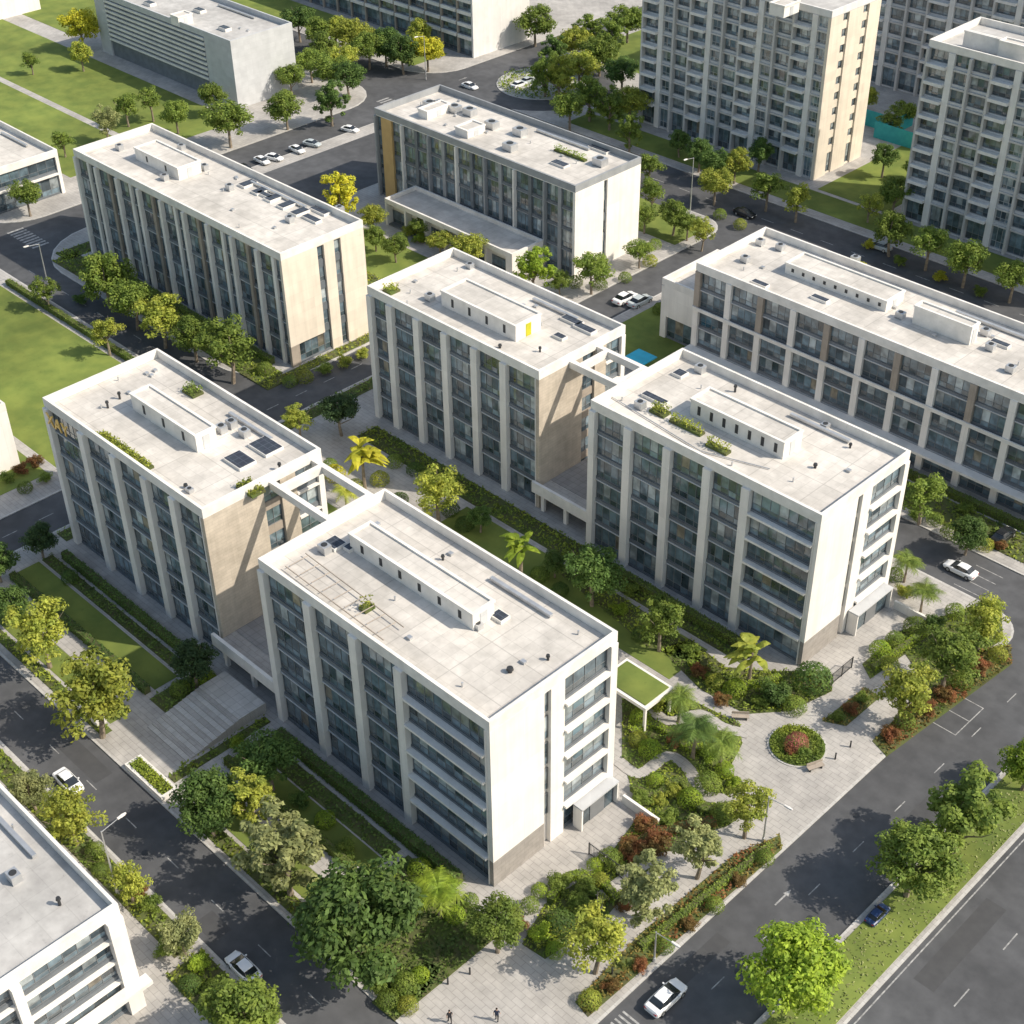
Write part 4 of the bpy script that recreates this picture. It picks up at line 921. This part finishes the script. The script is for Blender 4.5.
# ------------------------------------------------------------------ street lamps
def lamp(P,rz,label,H=8.5,z=KZ):
    t=thing('street_lamp',label,'street lamp',(P.x,P.y,z),rz)
    MB().tube((0,0,0),(0,0,.5),.16,.14,10).build('base',M['metal'],t)
    MB().tube((0,0,.5),(0,0,H),.1,.06,10).build('pole',M['metal'],t)
    MB().tube((0,0,H-.1),(1.9,0,H+.25),.045,.035,8).build('arm',M['metal'],t)
    l=MB().loft([[(1.7,-.1,H+.2),(1.7,.1,H+.2),(1.7,.08,H+.32),(1.7,-.08,H+.32)],[(2.2,-.17,H+.26),(2.2,.17,H+.26),(2.2,.12,H+.38),(2.2,-.12,H+.38)],[(2.6,-.08,H+.3),(2.6,.08,H+.3),(2.6,.06,H+.38),(2.6,-.06,H+.38)]]).build('lamp_head',M['coping'],t)
    MB().box(1.8,2.45,-.1,.1,H+.2,H+.25).build('lens',M['lampg'],l)
lamp(at(118,895),h,'white street lamp beside the lower left building')
lamp(at(763,842),0,'street lamp at the garden end of the plaza mouth',6)
lamp(at(690,214),-h,'tall street lamp on the verge of the upper road',10)
lamp(at(48,285),-h,'street lamp on the corner of the left lawn',7)
lamp(at(654,962),0,'street lamp in the red planted strip near the bottom',4)
lamp(at(426,80),-h,'street lamp at the upper road junction',9)
for i,(a,b2) in enumerate(((448,985),(470,975),(612,975),(835,760),(850,748))):
    P=at(a,b2); tag(MB().tube((P.x,P.y,KZ),(P.x,P.y,.95),.09,.08,10).tube((P.x,P.y,.95),(P.x,P.y,1.02),.1,.05,10).build('bollard',M['dmetal']),'%s dark metal bollard from the left on the paving'%ORD[i],'bollard','bollards')
for i,(a,b2) in enumerate(((740,720),(815,770),(600,905))):
    P=at(a,b2); t=thing('bench',['bench at the top of the garden path','bench near the round plaza bed','bench beside the railing of the nearest slab'][i],'bench',(P.x,P.y,KZ),U(0,3))
    MB().box(-.9,.9,-.25,.25,.4,.47).build('seat',M['taupe'],t); MB().box(-.9,.9,.22,.28,.55,.85).build('backrest',M['taupe'],t)
    for x in (-.7,.6): MB().box(x,x+.1,-.2,.2,0,.397).build('leg',M['dmetal'],t)
# ------------------------------------------------------------------ people
def person(P,rz,label,top,bottom,step=.16,arm=.1):
    t=thing('person',label,'person',(P.x,P.y,KZ),rz)
    V=[(0,0,.95),(0,0,1.15),(0,0,1.38),(.01,0,1.5),(.02,0,1.56),(.03,0,1.66),(.02,0,1.75)]
    rad=[.13,.115,.135,.06,.055,.088,.06]; E=[(0,1),(1,2),(2,3),(3,4),(4,5),(5,6)]
    def add(p,r,fr): V.append(p); rad.append(r); E.append((fr,len(V)-1)); return len(V)-1
    for s in (-1,1):
        hp=add((0,.1*s,.9),.095,0); k=add((step*s*.6+.03,.1*s,.5),.062,hp); a=add((step*s-.02,.1*s,.09),.042,k); add((step*s+.13,.1*s,.04),.036,a)
        sh=add((0,.19*s,1.4),.058,2); e=add((-arm*s*.5,.25*s,1.12),.042,sh); w_=add((-arm*s+.06,.25*s,.88),.03,e)
        hd=add((-arm*s+.08,.245*s,.8),.03,w_)
        for q in range(4): add((-arm*s+.07+.015*q,.245*s+.0,.7+.008*abs(q-1.5)),.009,hd)
        add((-arm*s+.12,.235*s,.76),.01,hd)
    me=bpy.data.meshes.new('body'); me.from_pydata(V,E,[]); o=put('body',me,t); sm=o.modifiers.new('s','SKIN'); 
    for i,sv_ in enumerate(me.skin_vertices[0].data): sv_.radius=(rad[i],rad[i]*(1.35 if i in(0,1,2) else 1)); sv_.use_root=(i==0)
    o.modifiers.new('d','SUBSURF').levels=1
    dg=bpy.context.evaluated_depsgraph_get(); m2=bpy.data.meshes.new_from_object(o.evaluated_get(dg)); o.modifiers.clear(); o.data=m2
    m2.materials.clear()
    for m in (M['skin'],M[top],M[bottom]): m2.materials.append(m)
    for p in m2.polygons:
        z=p.center.z; y=abs(p.center.y); p.material_index=0 if z>1.5 or (y>.2 and z<1.2 and z>.6) else (1 if z>.93 else 2)
        if z<.09: p.material_index=2
    hb=MB(); cx=.015
    for k in range(5):
        a0=k/5*1.35; a1=(k+1)/5*1.35
        for i in range(12):
            t0=6.283*i/12; t1=6.283*(i+1)/12
            f=lambda a,tt:(cx-.012+.1*math.sin(a)*math.cos(tt)*1.02,.092*math.sin(a)*math.sin(tt),1.69+.1*math.cos(a))
            hb.poly([f(a0,t0),f(a1,t0),f(a1,t1),f(a0,t1)])
    hb.build('hair',M['hair'],t)
    for s in (-1,1): MB().box(.112,.12,s*.03-.01,s*.03+.01,1.665,1.675).build('eye',M['hair'],t)
    MB().box(.11,.135,-.01,.01,1.62,1.655).build('nose',M['skin'],t); MB().box(.105,.116,-.025,.025,1.595,1.603).build('mouth',M['red'],t)
    for s in (-1,1): MB().box(.0,.035,s*.092-.008,s*.092+.008,1.63,1.68).build('ear',M['skin'],t)
person(at(450,1023,KZ),2.6,'person in black walking on the forecourt, left of two','black','black')
person(at(497,1021,KZ),2.2,'person in navy walking on the forecourt, right of two','navy','black',.12)
